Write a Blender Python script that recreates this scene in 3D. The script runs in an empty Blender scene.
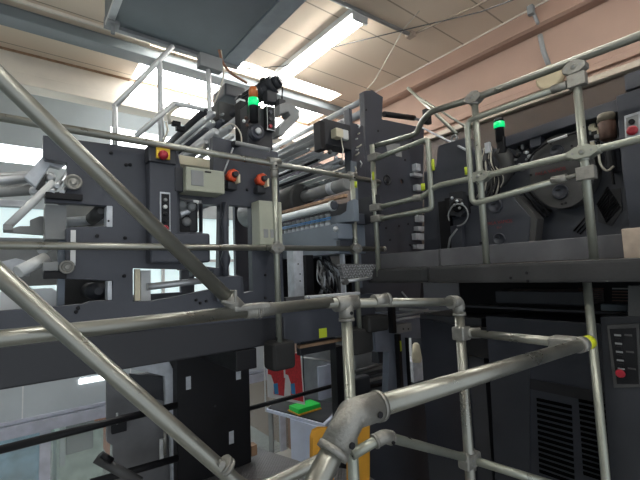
import bpy, bmesh, math, random
from mathutils import Vector, Matrix
random.seed(4)
SC = bpy.context.scene
COL = SC.collection
# ---------------------------------------------------------------- camera calibration (room axes from the vanishing lines)
F = 389.6
XC = Vector((498, -13, -F)).normalized()
YC = Vector((-306, -45, -F)); YC = (YC - XC * YC.dot(XC)).normalized()
ZC = XC.cross(YC)
EYE = Vector((0, 0, 1.65))
def P(px, py, X=None, Y=None, Z=None):
    c = Vector((px - 320, 240 - py, -F)) / F
    r = Vector((XC.dot(c), YC.dot(c), ZC.dot(c)))
    if X is not None: t = X / r.x
    elif Y is not None: t = Y / r.y
    else: t = (Z - EYE.z) / r.z
    return EYE + r * t
def PX(pts, X): return [(P(a, b, X=X).y, P(a, b, X=X).z) for a, b in pts]
def PY(pts, Y): return [(P(a, b, Y=Y).x, P(a, b, Y=Y).z) for a, b in pts]
cam_d = bpy.data.cameras.new('camera'); cam = bpy.data.objects.new('camera', cam_d); COL.objects.link(cam)
M = Matrix((XC, YC, ZC)).to_4x4(); M.translation = EYE
cam.matrix_world = M
cam_d.sensor_width = 36; cam_d.lens = F / 640 * 36; cam_d.clip_start = .02
SC.camera = cam
SC.view_settings.view_transform = 'Standard'; SC.view_settings.look = 'None'
SC.view_settings.gamma = 1; SC.view_settings.exposure = 0.95
# ---------------------------------------------------------------- materials
def mat(name, col, rough=.5, metal=0., var=.12, scale=6., bump=0., bscale=60., emit=None, es=0., spec=.5):
    m = bpy.data.materials.new(name); m.use_nodes = True
    nt = m.node_tree; b = nt.nodes['Principled BSDF']
    b.inputs['Roughness'].default_value = rough; b.inputs['Metallic'].default_value = metal
    b.inputs['Specular IOR Level'].default_value = spec
    tc = nt.nodes.new('ShaderNodeTexCoord')
    if var > 0:
        n = nt.nodes.new('ShaderNodeTexNoise'); n.inputs['Scale'].default_value = scale; n.inputs['Detail'].default_value = 5
        nt.links.new(tc.outputs['Object'], n.inputs['Vector'])
        mx = nt.nodes.new('ShaderNodeMix'); mx.data_type = 'RGBA'
        mx.inputs[6].default_value = tuple(c * (1 - var) for c in col) + (1,)
        mx.inputs[7].default_value = tuple(min(1, c * (1 + var)) for c in col) + (1,)
        mr = nt.nodes.new('ShaderNodeMapRange'); mr.inputs[1].default_value = .35; mr.inputs[2].default_value = .65
        nt.links.new(n.outputs['Fac'], mr.inputs[0]); nt.links.new(mr.outputs[0], mx.inputs[0])
        nt.links.new(mx.outputs[2], b.inputs['Base Color'])
        r2 = nt.nodes.new('ShaderNodeMapRange'); r2.inputs[1].default_value = .3; r2.inputs[2].default_value = .7
        r2.inputs[3].default_value = max(0.02, rough - .08); r2.inputs[4].default_value = min(1, rough + .1)
        nt.links.new(n.outputs['Fac'], r2.inputs[0]); nt.links.new(r2.outputs[0], b.inputs['Roughness'])
    else:
        b.inputs['Base Color'].default_value = tuple(col) + (1,)
    if bump > 0:
        n2 = nt.nodes.new('ShaderNodeTexNoise'); n2.inputs['Scale'].default_value = bscale; n2.inputs['Detail'].default_value = 3
        nt.links.new(tc.outputs['Object'], n2.inputs['Vector'])
        bp = nt.nodes.new('ShaderNodeBump'); bp.inputs['Strength'].default_value = bump; bp.inputs['Distance'].default_value = .004
        nt.links.new(n2.outputs['Fac'], bp.inputs['Height']); nt.links.new(bp.outputs['Normal'], b.inputs['Normal'])
    if emit:
        b.inputs['Emission Color'].default_value = tuple(emit) + (1,); b.inputs['Emission Strength'].default_value = es
    return m
DK = mat('slate_paint', (.050, .055, .070), .42, 0, .14, 3, .08)
DK2 = mat('dark_slate_paint', (.024, .026, .032), .5, 0, .2, 4, .08)
BG = mat('blue_grey_paint', (.165, .195, .235), .4, 0, .08, 4)
CAST = mat('dark_casting', (.062, .062, .062), .5, 0, .18, 5, .25, 90)
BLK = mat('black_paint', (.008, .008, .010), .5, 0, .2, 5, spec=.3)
RUB = mat('black_rubber', (.018, .018, .018), .75, 0, .2, 12)
PIPE = mat('galvanised_pipe', (.30, .30, .265), .33, .8, .08, 9)
PIPE2 = mat('painted_pipe', (.34, .355, .305), .34, .6, .06, 9)
CLMP = mat('cast_clamp', (.29, .285, .26), .45, .6, .14, 30, .4, 160)
STL = mat('bright_steel', (.52, .54, .56), .34, .6, .06, 4)
ROLL = mat('roller_steel', (.50, .52, .54), .38, .35, .05, 3)
WHT = mat('white_steel', (.66, .68, .68), .4, .1, .05, 8)
PLATE = mat('pale_steel_plate', (.55, .58, .62), .45, .2, .15, 14)
BEIGE = mat('beige_enclosure', (.36, .375, .30), .5, 0, .05, 8)
CREAM = mat('cream_plastic', (.62, .57, .42), .5, 0, .05, 8)
ORG = mat('orange_plastic', (.75, .09, .03), .4, 0, .05, 8)
RED = mat('red_button', (.36, .015, .03), .35, 0, .05)
YEL = mat('yellow_plastic', (.70, .48, .03), .45, 0, .05)
FLUO = mat('fluorescent_yellow_tape', (.50, .60, .03), .6, 0, .05)
AMB = mat('safety_orange_paint', (.62, .30, .03), .5, 0, .1)
GRNG = mat('green_lamp', (.0, .4, .1), .3, 0, 0, emit=(.0, .8, .24), es=.42)
AMBL = mat('amber_lamp', (.45, .12, .02), .3, 0, .05)
GRN = mat('green_plastic', (.02, .62, .08), .5, 0, .05)
BLUE = mat('blue_hose', (.06, .22, .48), .4, 0, .05)
BRN = mat('rusty_brown', (.11, .058, .042), .55, 0, .3, 14)
RUST = mat('tan_wood', (.36, .22, .13), .6, 0, .2, 14)
TAN = mat('tan_box', (.42, .34, .27), .6, 0, .2, 10)
CONC = mat('floor_paint', (.45, .45, .42), .6, 0, .2, 2)
PINK = mat('pink_plaster', (.37, .25, .195), .8, 0, .05, 2, .1, 40)
PINK2 = mat('pink_beam_plaster', (.36, .235, .18), .8, 0, .05, 2, .1, 40)
CRW = mat('cream_plaster', (.74, .68, .58), .8, 0, .07, 3, .2, 30)
GBW = mat('grey_blue_wall', (.42, .47, .50), .6, 0, .05, 2)
BEAM = mat('grey_beam_paint', (.17, .195, .205), .45, 0, .06, 2)
DUCT = mat('duct_paint', (.125, .15, .165), .4, 0, .12, 2)
TUBE = mat('tube_glow', (1, 1, 1), .4, 0, 0, emit=(1, .98, .93), es=20)
SKYL = mat('skylight_glow', (1, 1, 1), .4, 0, 0, emit=(.97, .98, 1), es=8.0)
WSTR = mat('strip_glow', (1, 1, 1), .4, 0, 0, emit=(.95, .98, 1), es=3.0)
PAPER = mat('poster_paper', (.8, .8, .8), .7, 0, 0)
REDT = mat('red_lettering', (.26, .03, .035), .6, 0, 0)
PRNT = mat('red_print', (.62, .05, .06), .6, 0, .15, 40)
PBL = mat('blue_print', (.06, .30, .62), .6, 0, .05)
GREY = mat('mid_grey_plastic', (.25, .26, .26), .5, 0, .1)
LBL = mat('pale_lilac_panel', (.50, .55, .68), .5, 0, .05)
COPP = mat('copper_cable', (.30, .14, .08), .5, 0, .2)
CABW = mat('pale_cable', (.55, .52, .44), .5, 0, .1)
PALE = mat('pale_green_machine', (.66, .76, .66), .5, 0, .2, 6)
BLMC = mat('pale_blue_machine', (.34, .56, .72), .5, 0, .25, 4)
ORB = mat('orange_rack_paint', (.60, .16, .05), .5, 0, .05)
def glass_mat():
    m = bpy.data.materials.new('pane_glass'); m.use_nodes = True
    b = m.node_tree.nodes['Principled BSDF']; b.inputs['Base Color'].default_value = (.95, 1, .99, 1)
    b.inputs['Transmission Weight'].default_value = .85; b.inputs['Roughness'].default_value = .08; b.inputs['IOR'].default_value = 1.1
    return m
GLASS = glass_mat()
VOID = mat('slot_black', (.002, .002, .002), 1, 0, 0, spec=0)
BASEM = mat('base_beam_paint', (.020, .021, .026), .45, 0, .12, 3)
def tile_mat():
    m = mat('ceiling_tile', (.60, .50, .39), .85, 0, 0); nt = m.node_tree; b = nt.nodes['Principled BSDF']
    g = nt.nodes.new('ShaderNodeNewGeometry'); sp = nt.nodes.new('ShaderNodeSeparateXYZ'); nt.links.new(g.outputs['Position'], sp.inputs[0])
    outs = []
    for ax, off, per in ((0, 1.5, 4.0), (1, .47, .50)):
        a = nt.nodes.new('ShaderNodeMath'); a.operation = 'SUBTRACT'; nt.links.new(sp.outputs[ax], a.inputs[0]); a.inputs[1].default_value = off
        f = nt.nodes.new('ShaderNodeMath'); f.operation = 'PINGPONG'; nt.links.new(a.outputs[0], f.inputs[0]); f.inputs[1].default_value = per / 2
        l = nt.nodes.new('ShaderNodeMath'); l.operation = 'LESS_THAN'; nt.links.new(f.outputs[0], l.inputs[0]); l.inputs[1].default_value = .009
        outs.append(l)
    mxm = nt.nodes.new('ShaderNodeMath'); mxm.operation = 'MAXIMUM'; nt.links.new(outs[0].outputs[0], mxm.inputs[0]); nt.links.new(outs[1].outputs[0], mxm.inputs[1])
    n = nt.nodes.new('ShaderNodeTexNoise'); n.inputs['Scale'].default_value = 1.3; nt.links.new(g.outputs['Position'], n.inputs['Vector'])
    c0 = nt.nodes.new('ShaderNodeMix'); c0.data_type = 'RGBA'; c0.inputs[6].default_value = (.66, .53, .41, 1); c0.inputs[7].default_value = (.76, .66, .53, 1)
    nt.links.new(n.outputs['Fac'], c0.inputs[0])
    c1 = nt.nodes.new('ShaderNodeMix'); c1.data_type = 'RGBA'; nt.links.new(mxm.outputs[0], c1.inputs[0]); nt.links.new(c0.outputs[2], c1.inputs[6])
    c1.inputs[7].default_value = (.36, .29, .22, 1); nt.links.new(c1.outputs[2], b.inputs['Base Color'])
    return m
TILE = tile_mat()
def tread_mat(nm='tread_plate', vert=False):
    m = mat(nm, (.23, .23, .235), .42, .5, 0); nt = m.node_tree; b = nt.nodes['Principled BSDF']
    g = nt.nodes.new('ShaderNodeNewGeometry')
    def wave(rot):
        mp = nt.nodes.new('ShaderNodeMapping'); mp.inputs['Rotation'].default_value = (0, rot, 0) if vert else (0, 0, rot); nt.links.new(g.outputs['Position'], mp.inputs[0])
        w = nt.nodes.new('ShaderNodeTexWave'); w.inputs['Scale'].default_value = 14; nt.links.new(mp.outputs[0], w.inputs[0]); return w
    a, c = wave(.785), wave(-.785)
    mu = nt.nodes.new('ShaderNodeMath'); mu.operation = 'MULTIPLY'; nt.links.new(a.outputs['Fac'], mu.inputs[0]); nt.links.new(c.outputs['Fac'], mu.inputs[1])
    bp = nt.nodes.new('ShaderNodeBump'); bp.inputs['Strength'].default_value = .8; bp.inputs['Distance'].default_value = .01
    nt.links.new(mu.outputs[0], bp.inputs['Height']); nt.links.new(bp.outputs['Normal'], b.inputs['Normal'])
    return m
TREAD = tread_mat(); TREADV = tread_mat('tread_plate_upright', True)
# ---------------------------------------------------------------- mesh helpers
class Bolts:
    def __init__(s, name, m, par): s.a = (name, m, par)
    def lathe(s, *k): MB().lathe(*k).build(s.a[0], s.a[1], s.a[2])
    def cyl(s, *k): MB().cyl(*k).build(s.a[0], s.a[1], s.a[2])
class MB:
    def __init__(s): s.bm = bmesh.new()
    def box(s, x0, x1, y0, y1, z0, z1, bev=0, rot=None, piv=None):
        c = Vector(((x0+x1)/2, (y0+y1)/2, (z0+z1)/2))
        r = bmesh.ops.create_cube(s.bm, size=1)
        vs = r['verts']
        for v in vs: v.co = Vector((v.co.x*abs(x1-x0), v.co.y*abs(y1-y0), v.co.z*abs(z1-z0))) + c
        if bev > 0:
            es = list({e for v in vs for e in v.link_edges})
            rr = bmesh.ops.bevel(s.bm, geom=es, offset=bev, segments=3 if bev > .01 else 2, profile=.6, affect='EDGES')
            if rot: vs = list({v for f in rr['faces'] for v in f.verts} | {v for v in vs if v.is_valid})
        if rot is not None:
            p = piv or c
            bmesh.ops.rotate(s.bm, verts=[v for v in vs if v.is_valid], cent=p, matrix=rot)
        return s
    def tube(s, pts, r, seg=14, bend=0., cap=True, r2=None):
        pts = [Vector(p) for p in pts]
        if bend > 0 and len(pts) > 2:
            out = [pts[0]]
            for i in range(1, len(pts)-1):
                a, b, c = pts[i-1], pts[i], pts[i+1]
                d1 = (a-b); d2 = (c-b); k = min(bend, d1.length*.49, d2.length*.49)
                p0 = b + d1.normalized()*k; p2 = b + d2.normalized()*k
                for j in range(7):
                    t = j/6; out.append(p0*(1-t)**2 + b*2*t*(1-t) + p2*t*t)
            out.append(pts[-1]); pts = out
        n = len(pts); rings = []
        d0 = (pts[1]-pts[0]).normalized()
        up = Vector((0, 0, 1)) if abs(d0.z) < .9 else Vector((1, 0, 0))
        u = d0.cross(up).normalized()
        for i in range(n):
            if i == 0: d = (pts[1]-pts[0]).normalized()
            elif i == n-1: d = (pts[-1]-pts[-2]).normalized()
            else: d = ((pts[i+1]-pts[i]).normalized() + (pts[i]-pts[i-1]).normalized()).normalized()
            u = (u - d*u.dot(d)).normalized(); v = d.cross(u)
            rr = r if r2 is None else r + (r2-r)*i/(n-1)
            rings.append([s.bm.verts.new(pts[i] + (u*math.cos(2*math.pi*k/seg) + v*math.sin(2*math.pi*k/seg))*rr) for k in range(seg)])
        for i in range(n-1):
            for k in range(seg):
                f = s.bm.faces.new((rings[i][k], rings[i][(k+1) % seg], rings[i+1][(k+1) % seg], rings[i+1][k])); f.smooth = True
        if cap:
            s.bm.faces.new(rings[0][::-1]); s.bm.faces.new(rings[-1])
        return s
    def cyl(s, c, ax, r, h, seg=20, r2=None):
        c = Vector(c); a = {'X': Vector((1, 0, 0)), 'Y': Vector((0, 1, 0)), 'Z': Vector((0, 0, 1))}[ax] if isinstance(ax, str) else Vector(ax).normalized()
        return s.tube([c - a*h/2, c + a*h/2], r, seg, r2=r2)
    def lathe(s, c, ax, prof, seg=24):
        c = Vector(c); a = {'X': Vector((1, 0, 0)), 'Y': Vector((0, 1, 0)), 'Z': Vector((0, 0, 1))}[ax]
        u = Vector((0, 0, 1)) if ax != 'Z' else Vector((1, 0, 0)); v = a.cross(u)
        rings = []
        for r, h in prof:
            rings.append([s.bm.verts.new(c + a*h + (u*math.cos(2*math.pi*k/seg)+v*math.sin(2*math.pi*k/seg))*max(r, .0005)) for k in range(seg)])
        for i in range(len(rings)-1):
            for k in range(seg):
                s.bm.faces.new((rings[i][k], rings[i][(k+1) % seg], rings[i+1][(k+1) % seg], rings[i+1][k])).smooth = True
        s.bm.faces.new(rings[0][::-1]); s.bm.faces.new(rings[-1]); return s
    def ball(s, c, r, sc=(1, 1, 1), seg=14):
        r_ = bmesh.ops.create_uvsphere(s.bm, u_segments=seg, v_segments=max(6, seg//2+2), radius=r)
        for v in r_['verts']: v.co = Vector((v.co.x*sc[0], v.co.y*sc[1], v.co.z*sc[2])) + Vector(c)
        for f in {f for v in r_['verts'] for f in v.link_faces}: f.smooth = True
        return s
    def torus(s, c, ax, R, r, seg=24, a0=0, a1=2*math.pi):
        a = {'X': Vector((1, 0, 0)), 'Y': Vector((0, 1, 0)), 'Z': Vector((0, 0, 1))}[ax]
        u = Vector((0, 0, 1)) if ax != 'Z' else Vector((1, 0, 0)); v = a.cross(u)
        pts = [Vector(c) + (u*math.cos(a0+(a1-a0)*k/seg)+v*math.sin(a0+(a1-a0)*k/seg))*R for k in range(seg+1)]
        return s.tube(pts, r, 8)
    def prism(s, poly, ax, c0, c1, holes=(), bev=0):
        """poly of 2D points: ax 'Y' -> (x,z), 'X' -> (y,z), 'Z' -> (x,y)"""
        def mk(p, c):
            return {'Y': (p[0], c, p[1]), 'X': (c, p[0], p[1]), 'Z': (p[0], p[1], c)}[ax]
        es = []; loops = [list(poly)] + [list(h) for h in holes]; L0 = []
        for lp in loops:
            vs = [s.bm.verts.new(mk(p, c0)) for p in lp]; L0.append(vs)
            for i in range(len(vs)): es.append(s.bm.edges.new((vs[i], vs[(i+1) % len(vs)])))
        r = bmesh.ops.triangle_fill(s.bm, edges=es, use_beauty=True, use_dissolve=False)
        fs = [f for f in r['geom'] if isinstance(f, bmesh.types.BMFace)]
        d = s.bm.verts.new((0, 0, 0)); s.bm.verts.remove(d)
        mp = {}
        for lp, vs in zip(loops, L0):
            for p, v in zip(lp, vs): mp[v] = s.bm.verts.new(mk(p, c1))
        for f in fs: s.bm.faces.new([mp[v] for v in f.verts][::-1])
        for vs in L0:
            for i in range(len(vs)):
                a, b = vs[i], vs[(i+1) % len(vs)]; s.bm.faces.new((a, b, mp[b], mp[a]))
        return s
    def build(s, name, m, parent=None, bevel=0):
        bmesh.ops.recalc_face_normals(s.bm, faces=s.bm.faces)
        me = bpy.data.meshes.new(name); s.bm.to_mesh(me); s.bm.free(); me.materials.append(m)
        o = bpy.data.objects.new(name, me); COL.objects.link(o)
        if parent is not None:
            w = world_of(parent)
            o.parent = parent; o.matrix_parent_inverse = Matrix.Translation(-w)
        if bevel > 0:
            b = o.modifiers.new('bevel', 'BEVEL'); b.width = bevel; b.segments = 2; b.limit_method = 'ANGLE'; b.angle_limit = .9
        return o
_w = {}
def world_of(o): return _w.get(o.name, Vector((0, 0, 0)))
def thing(name, label, cat, loc, group=None):
    o = bpy.data.objects.new(name, None); COL.objects.link(o); o.location = loc; o.empty_display_size = .05
    _w[o.name] = Vector(loc)
    o['label'] = label; o['category'] = cat
    if group: o['group'] = group
    return o
def tag(o, label, cat, group=None):
    o['label'] = label; o['category'] = cat
    if group: o['group'] = group
    return o
def struct(o): o['kind'] = 'structure'; return o
def rbox(w, h, r, cx, cz, n=5):
    out = []
    for (sx, sz, a0) in ((1, 1, 0), (-1, 1, 90), (-1, -1, 180), (1, -1, 270)):
        for k in range(n+1):
            a = math.radians(a0 + 90*k/n); out.append((cx+sx*(w/2-r)+r*math.cos(a), cz+sz*(h/2-r)+r*math.sin(a)))
    return out
def circ(cx, cz, r, n=24, rz=None): return [(cx+r*math.cos(2*math.pi*k/n), cz+(rz or r)*math.sin(2*math.pi*k/n)) for k in range(n)]
def text(name, body, size, m, loc, axes, parent):
    c = bpy.data.curves.new(name, 'FONT'); c.body = body; c.size = size; c.extrude = .0008; c.align_x = 'CENTER'; c.align_y = 'CENTER'
    t = bpy.data.objects.new(name+'_src', c); COL.objects.link(t); bpy.context.view_layer.update()
    me = bpy.data.meshes.new_from_object(t); bpy.data.objects.remove(t)
    R = Matrix((axes[0], axes[1], Vector(axes[0]).cross(Vector(axes[1])))).transposed()
    me.transform(Matrix.Translation(Vector(loc)) @ R.to_4x4()); me.materials.clear(); me.materials.append(m)
    o = bpy.data.objects.new(name, me); COL.objects.link(o)
    o.parent = parent; o.matrix_parent_inverse = Matrix.Translation(-world_of(parent)); return o
# ================================================================ SETTING
ZF = -1.9; ZCL = 4.4
struct(MB().box(-6, 9, -3.5, 12, ZF-.1, ZF).build('floor', CONC))
# ceiling with a skylight opening beyond the grey beam
SX0, SX1, SY0, SY1 = 1.2, 4.2, 4.95, 5.57
struct(MB().prism([(-6, -3.5), (9, -3.5), (9, 5.6), (-6, 5.6)], 'Z', ZCL, ZCL+.08, holes=[[(SX0, SY0), (SX1, SY0), (SX1, SY1), (SX0, SY1)], [(SX0, 4.33), (3.95, 4.33), (3.95, 4.62), (SX0, 4.62)]]).build('ceiling', TILE))
struct(MB().box(SX0-.02, SX1+.02, SY0-.02, SY1+.02, ZCL+.08, ZCL+.1).build('window_1', SKYL))
struct(MB().box(SX0-.02, 3.97, 4.31, 4.64, ZCL+.08, ZCL+.1).build('window_2', SKYL))
struct(MB().box(-6, 9, 4.68, 4.90, 4.285, ZCL+.0).build('trim_1', BEAM, bevel=.01))
struct(MB().box(-6, 1.9, 4.52, 4.55, 4.37, ZCL+.0).build('trim_2', CRW))
# soffit behind the skylight and wall below
struct(MB().box(-6, 9, 5.6, 7.1, 4.5, 4.6).build('trim_3', CRW))
struct(MB().box(-6, SX0, 5.6, 5.78, 4.14, 4.5).build('trim_4', CRW, bevel=.01)); struct(MB().box(4.0, 9, 5.6, 5.78, 4.14, 4.5).build('trim_13', CRW, bevel=.01))
struct(MB().box(SX0, 4.0, 5.62, 5.66, 4.16, 4.5).build('fascia_glow', WSTR)); struct(MB().box(-6, 9, 5.585, 5.61, 4.375, 4.40).build('trim_14', RUST))  # brightness of the fascia put into an emissive panel
struct(MB().box(-6, 9, 5.58, 5.84, 4.0, 4.14).build('trim_5', CRW, bevel=.01))
fw = MB().prism([(-6, -.28), (9, -.28), (9, 4.5), (-6, 4.5)], 'Y', 7.0, 7.12, holes=[[(1.2, 3.78), (1.2, 4.2), (3.9, 4.2), (3.9, 3.78)], [(-3.2, 3.40), (-3.2, 3.66), (3.9, 3.66), (3.9, 3.40)], [(-2.8, 1.15), (-2.8, 2.75), (6, 2.75), (6, 1.15)]])
struct(fw.build('wall_far', GBW))
struct(MB().box(-3.2, 3.9, 7.03, 7.06, 3.40, 3.66).build('window_3', WSTR)); struct(MB().box(1.2, 3.9, 7.03, 7.06, 3.78, 4.2).build('wall_glow', WSTR))  # upper band: glow on the wall imitated by an emissive panel
w = struct(MB().box(-2.8, 6, 7.04, 7.07, 1.15, 2.75).build('window_4', mat('frosted_glass', (.62, .74, .75), .3, 0, .08, 1.5, emit=(.62, .78, .8), es=.35)))
fr = MB()
for x in (-2.8, -1.6, -.4, .8, 2.0, 3.2, 4.4, 5.6): fr.box(x, x+.05, 6.98, 7.04, 1.15, 2.75)
fr.box(-2.8, 6, 6.98, 7.04, 1.93, 1.98); fr.build('window_frame', WHT, w)
struct(MB().box(-6, 9, 6.93, 7.0, -.42, -.26).box(-6, 9, 6.97, 7.0, -.24, -.2).build('trim_6', mat('lilac_frame', (.40, .42, .50), .5)))
g = struct(MB().box(-6, 9, 7.03, 7.045, ZF, -.42).build('window_5', GLASS))
fr = MB()
for x in (-1.6, .33, 2.3, 4.3): fr.box(x, x+.13, 7.0, 7.06, ZF, -.42)
fr.build('window_frame', mat('lilac_frame_post', (.50, .52, .60), .5), g)
sm = MB()
for x in (.12, 1.5, -1.3): sm.box(x, x+.015, 6.99, 7.0, -.2, 1.15)
struct(sm.build('trim_7', WHT))
struct(MB().box(-6, 9, 10.5, 10.6, ZF, 3).build('wall_back', mat('pale_hall_wall', (.62, .72, .68), .7)))
# right: pink wall and soffit beam
struct(MB().prism([(-3.5, ZF), (12, ZF), (12, 5.2), (-3.5, 5.2)], 'X', 4.5, 4.6).build('wall_right', PINK))
struct(MB().prism([(4.34, ZCL-.001), (4.34, 4.20), (4.38, 4.18), (4.5, 4.18), (4.5, ZCL-.001)], 'Y', -3.5, 4.7).build('trim_8', PINK2))
struct(MB().box(4.325, 4.34, -3.5, 4.7, ZCL-.012, ZCL).build('trim_9', CRW))
struct(MB().box(4.46, 4.5, -3.5, 7, 3.53, 3.60).build('trim_10', PINK, bevel=.01))
struct(MB().box(4.40, 4.5, -3.5, 7, 3.395, 3.46).build('trim_11', mat('cream_duct', (.42, .36, .29), .6), bevel=.01))
struct(MB().box(4.46, 4.5, -3.5, 7, 2.0, 3.38).build('trim_12', mat('brown_panel', (.05, .032, .022), .6)))
struct(MB().box(-6.1, -6, -3.5, 12, ZF, 5.2).build('wall_left', GBW))

# ceiling runner (conduit) and hanging duct box
con = thing('cable_conduit', 'thin dark conduit run across the cream ceiling tiles beside the tube lamp', 'conduit', (3.2, 2.66, ZCL-.02))
a = P(325, 0, Z=4.37); b = P(412, 36, Z=4.37)
MB().tube([(1.5, a.y, 4.375), (b.x, b.y, 4.375)], .022, 8).build('pipe', GREY, con)
MB().box(b.x-.06, b.x+.02, b.y-.05, b.y+.05, 4.35, ZCL-.001, .005).build('junction_box', TAN, con)
MB().tube([(b.x, b.y, 4.385), P(480, 4, Z=4.385), P(520, -18, Z=4.385)], .012, 8).build('branch_pipe', TAN, con)
duct = thing('hanging_duct_casing', 'large blue-grey hanging casing overhead with pale steel rim', 'casing', (1.2, 3, 4.0))
MB().box(.60, 1.74, 1.2, 3.80, 4.0, 4.38).build('casing', DUCT, duct, bevel=.006)
MB().box(1.74, 1.93, 1.2, 3.80, 3.985, 4.10, .004).build('rim', mat('rim_paint', (.27, .31, .33), .45), duct)
MB().box(.60, 1.93, 3.80, 3.86, 3.97, 4.06, .004).build('rim', GREY, duct)
MB().box(.60, .66, 1.2, 3.78, 3.96, 3.998, .002).build('rim', WHT, duct)
pr = MB(); a = P(113, 22, Z=3.97)
pr.tube([(a.x, a.y, 3.86), (a.x, a.y, ZCL-.001)], .018, 8); pr.build('hanger_rod', GREY, duct)
MB().box(a.x-.05, a.x+.05, a.y-.05, a.y+.05, 3.93, 3.97, .006).build('hanger_foot', GREY, duct)
# luminaires
def luminaire(x, y0, y1, label, group=None, tube=TUBE):
    t = thing('tube_lamp', label, 'lamp', (x, (y0+y1)/2, ZCL), group)
    MB().box(x-.11, x+.11, y0, y1, 4.33, ZCL-.001, .008).build('housing', WHT, t)
    for d in (-.05, .05): MB().tube([(x+d, y0+.03, 4.30), (x+d, y1-.03, 4.30)], .022, 10).build('tube', tube, t)
    MB().box(x-.10, x+.10, y0, y0+.03, 4.27, 4.33, .004).build('end_cap', WHT, t)
    MB().box(x-.10, x+.10, y1-.03, y1, 4.27, 4.33, .004).build('end_cap', WHT, t)
    return t
luminaire(2.82, 2.74, 4.28, 'lit white twin-tube fluorescent lamp on the cream ceiling above the press')
for i, (x, y) in enumerate(((2.82, .2), (.2, .2), (.2, -2.2), (-2.4, 2.0))):  # unseen lamps, added only to brighten the hall
    luminaire(x, y, y+1.54, 'unseen twin-tube lamp added out of view to light the hall', 'added fill lamps out of view')
t = thing('strip_lamp', 'long thin lit strip along the ceiling edge of the grey beam', 'lamp', (.8, 4.45, 4.36))
MB().box(.95, 2.7, 4.42, 4.45, 4.345, 4.36).build('tube', TUBE, t); MB().box(.95, 2.7, 4.41, 4.46, 4.36, ZCL-.001).build('housing', WHT, t)
# white cables across the ceiling
tag(MB().tube([P(432, -4, X=3.4), P(403, 30, X=3.3), P(375, 80, X=3.05), P(348, 112, X=2.75)], .0045, 6).build('ceiling_cable', CABW), 'thin pale cable slanting down from the ceiling to the press frame', 'cable')
tag(MB().tube([P(246, 69, Y=3.72), P(285, 66, Y=3.5), P(330, 48, Y=3.2), P(400, 31, X=3.2), P(480, 12, X=3.3), P(545, -12, X=3.4)], .0055, 6).build('ceiling_cable', CAST), 'dark cable strung almost level under the ceiling past the tube lamp', 'cable')
# ================================================================ FITTINGS for pipe rails
R = .0215
def pipe(par, pts, r=R, bend=.05, m=None, name='rail'): return MB().tube(pts, r, 18, bend).build(name, m or PIPE, par)
def collar(par, p, d, L=.07, r=.0285, m=None, name='collar'):
    p = Vector(p); d = Vector(d).normalized()
    o = MB().tube([p-d*L/2, p-d*(L/2-.006), p+d*(L/2-.006), p+d*L/2], r, 18)
    o.tube([p-d*(L/2+.005), p-d*(L/2-.003)], r*1.05, 18); o.tube([p+d*(L/2-.003), p+d*(L/2+.005)], r*1.05, 18)
    return o.build(name, m or CLMP, par)
def cross(par, p, ax, L=.1, r=.029, m=None):
    """flattened cross clamp where a rail along ax passes a post"""
    a = Vector(ax).normalized(); p = Vector(p)
    o = MB(); o.tube([p-a*L*.5, p-a*L*.25, p+a*L*.25, p+a*L*.5], .024, 16)
    o.tube([p-a*L*.45, p-a*L*.2, p+a*L*.2, p+a*L*.45], .0262, 16)
    o.ball(p, .036, (1, 1, .95)); o.tube([p-Vector((0, 0, .045)), p+Vector((0, 0, .045))], r, 16)
    n = Vector((-a.y, a.x, 0))
    if n.dot(p) > 0: n = -n
    up = Vector((0, 0, 1)); W2 = .072 if L > .12 else .055
    ol = [(W2, .014), (W2*.45, .034), (-W2*.45, .034), (-W2, .014), (-W2, -.014), (-W2*.45, -.034), (W2*.45, -.034), (W2, -.014)]
    va = [o.bm.verts.new(p+a*x+up*z+n*.031) for x, z in ol]; vb = [o.bm.verts.new(p+a*x+up*z-n*.031) for x, z in ol]
    o.bm.faces.new(va); o.bm.faces.new(vb[::-1])
    for i in range(8): o.bm.faces.new((va[i], vb[i], vb[(i+1) % 8], va[(i+1) % 8]))
    c = o.build('clamp', m or CLMP, par, bevel=.004)
    for d in (-1, 1): MB().tube([p+a*d*W2*.6+n*.02, p+a*d*W2*.6+n*.034], .006, 8).build('screw', GREY, c)
    MB().tube([p+n*.03, p+n*.038], .007, 8).build('screw', GREY, c); return c
def tee(par, p, d1, d2, m=None, r=.030, L=.05):
    p = Vector(p); d1 = Vector(d1).normalized(); d2 = Vector(d2).normalized()
    o = MB().tube([p-d1*L, p+d1*L], r, 18); o.tube([p, p+d2*L*1.25], r*.98, 18); o.tube([p+d2*L*1.1, p+d2*L*1.3], r*1.06, 18)
    c = o.build('tee_fitting', m or CLMP, par)
    n = d1.cross(d2).normalized()
    if n.dot(p) > 0: n = -n
    MB().tube([p+d2*L*.7+n*.026, p+d2*L*.7+n*.034], .007, 8).build('screw', BLK, c); return c
def elbow(par, p, a, b, m=None, r=.030, L=.055):
    p = Vector(p); a = Vector(a).normalized(); b = Vector(b).normalized()
    o = MB().tube([p+a*L, p, p+b*L], r, 18, bend=.03); o.tube([p+a*L*.9, p+a*L*1.08], r*1.07, 18); o.tube([p+b*L*.9, p+b*L*1.08], r*1.07, 18)
    c = o.build('elbow_fitting', m or CLMP, par)
    n = a.cross(b).normalized()
    if n.dot(p) > 0: n = -n
    MB().tube([p+b*L*.7+n*.026, p+b*L*.7+n*.034], .007, 8).build('screw', BLK, c); return c
def tape(par, p, L=.05, r=.0235, m=None): p = Vector(p); return MB().tube([p-Vector((0, 0, L/2)), p+Vector((0, 0, L/2))], r, 14).build('yellow_tape', m or FLUO, par)
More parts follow.
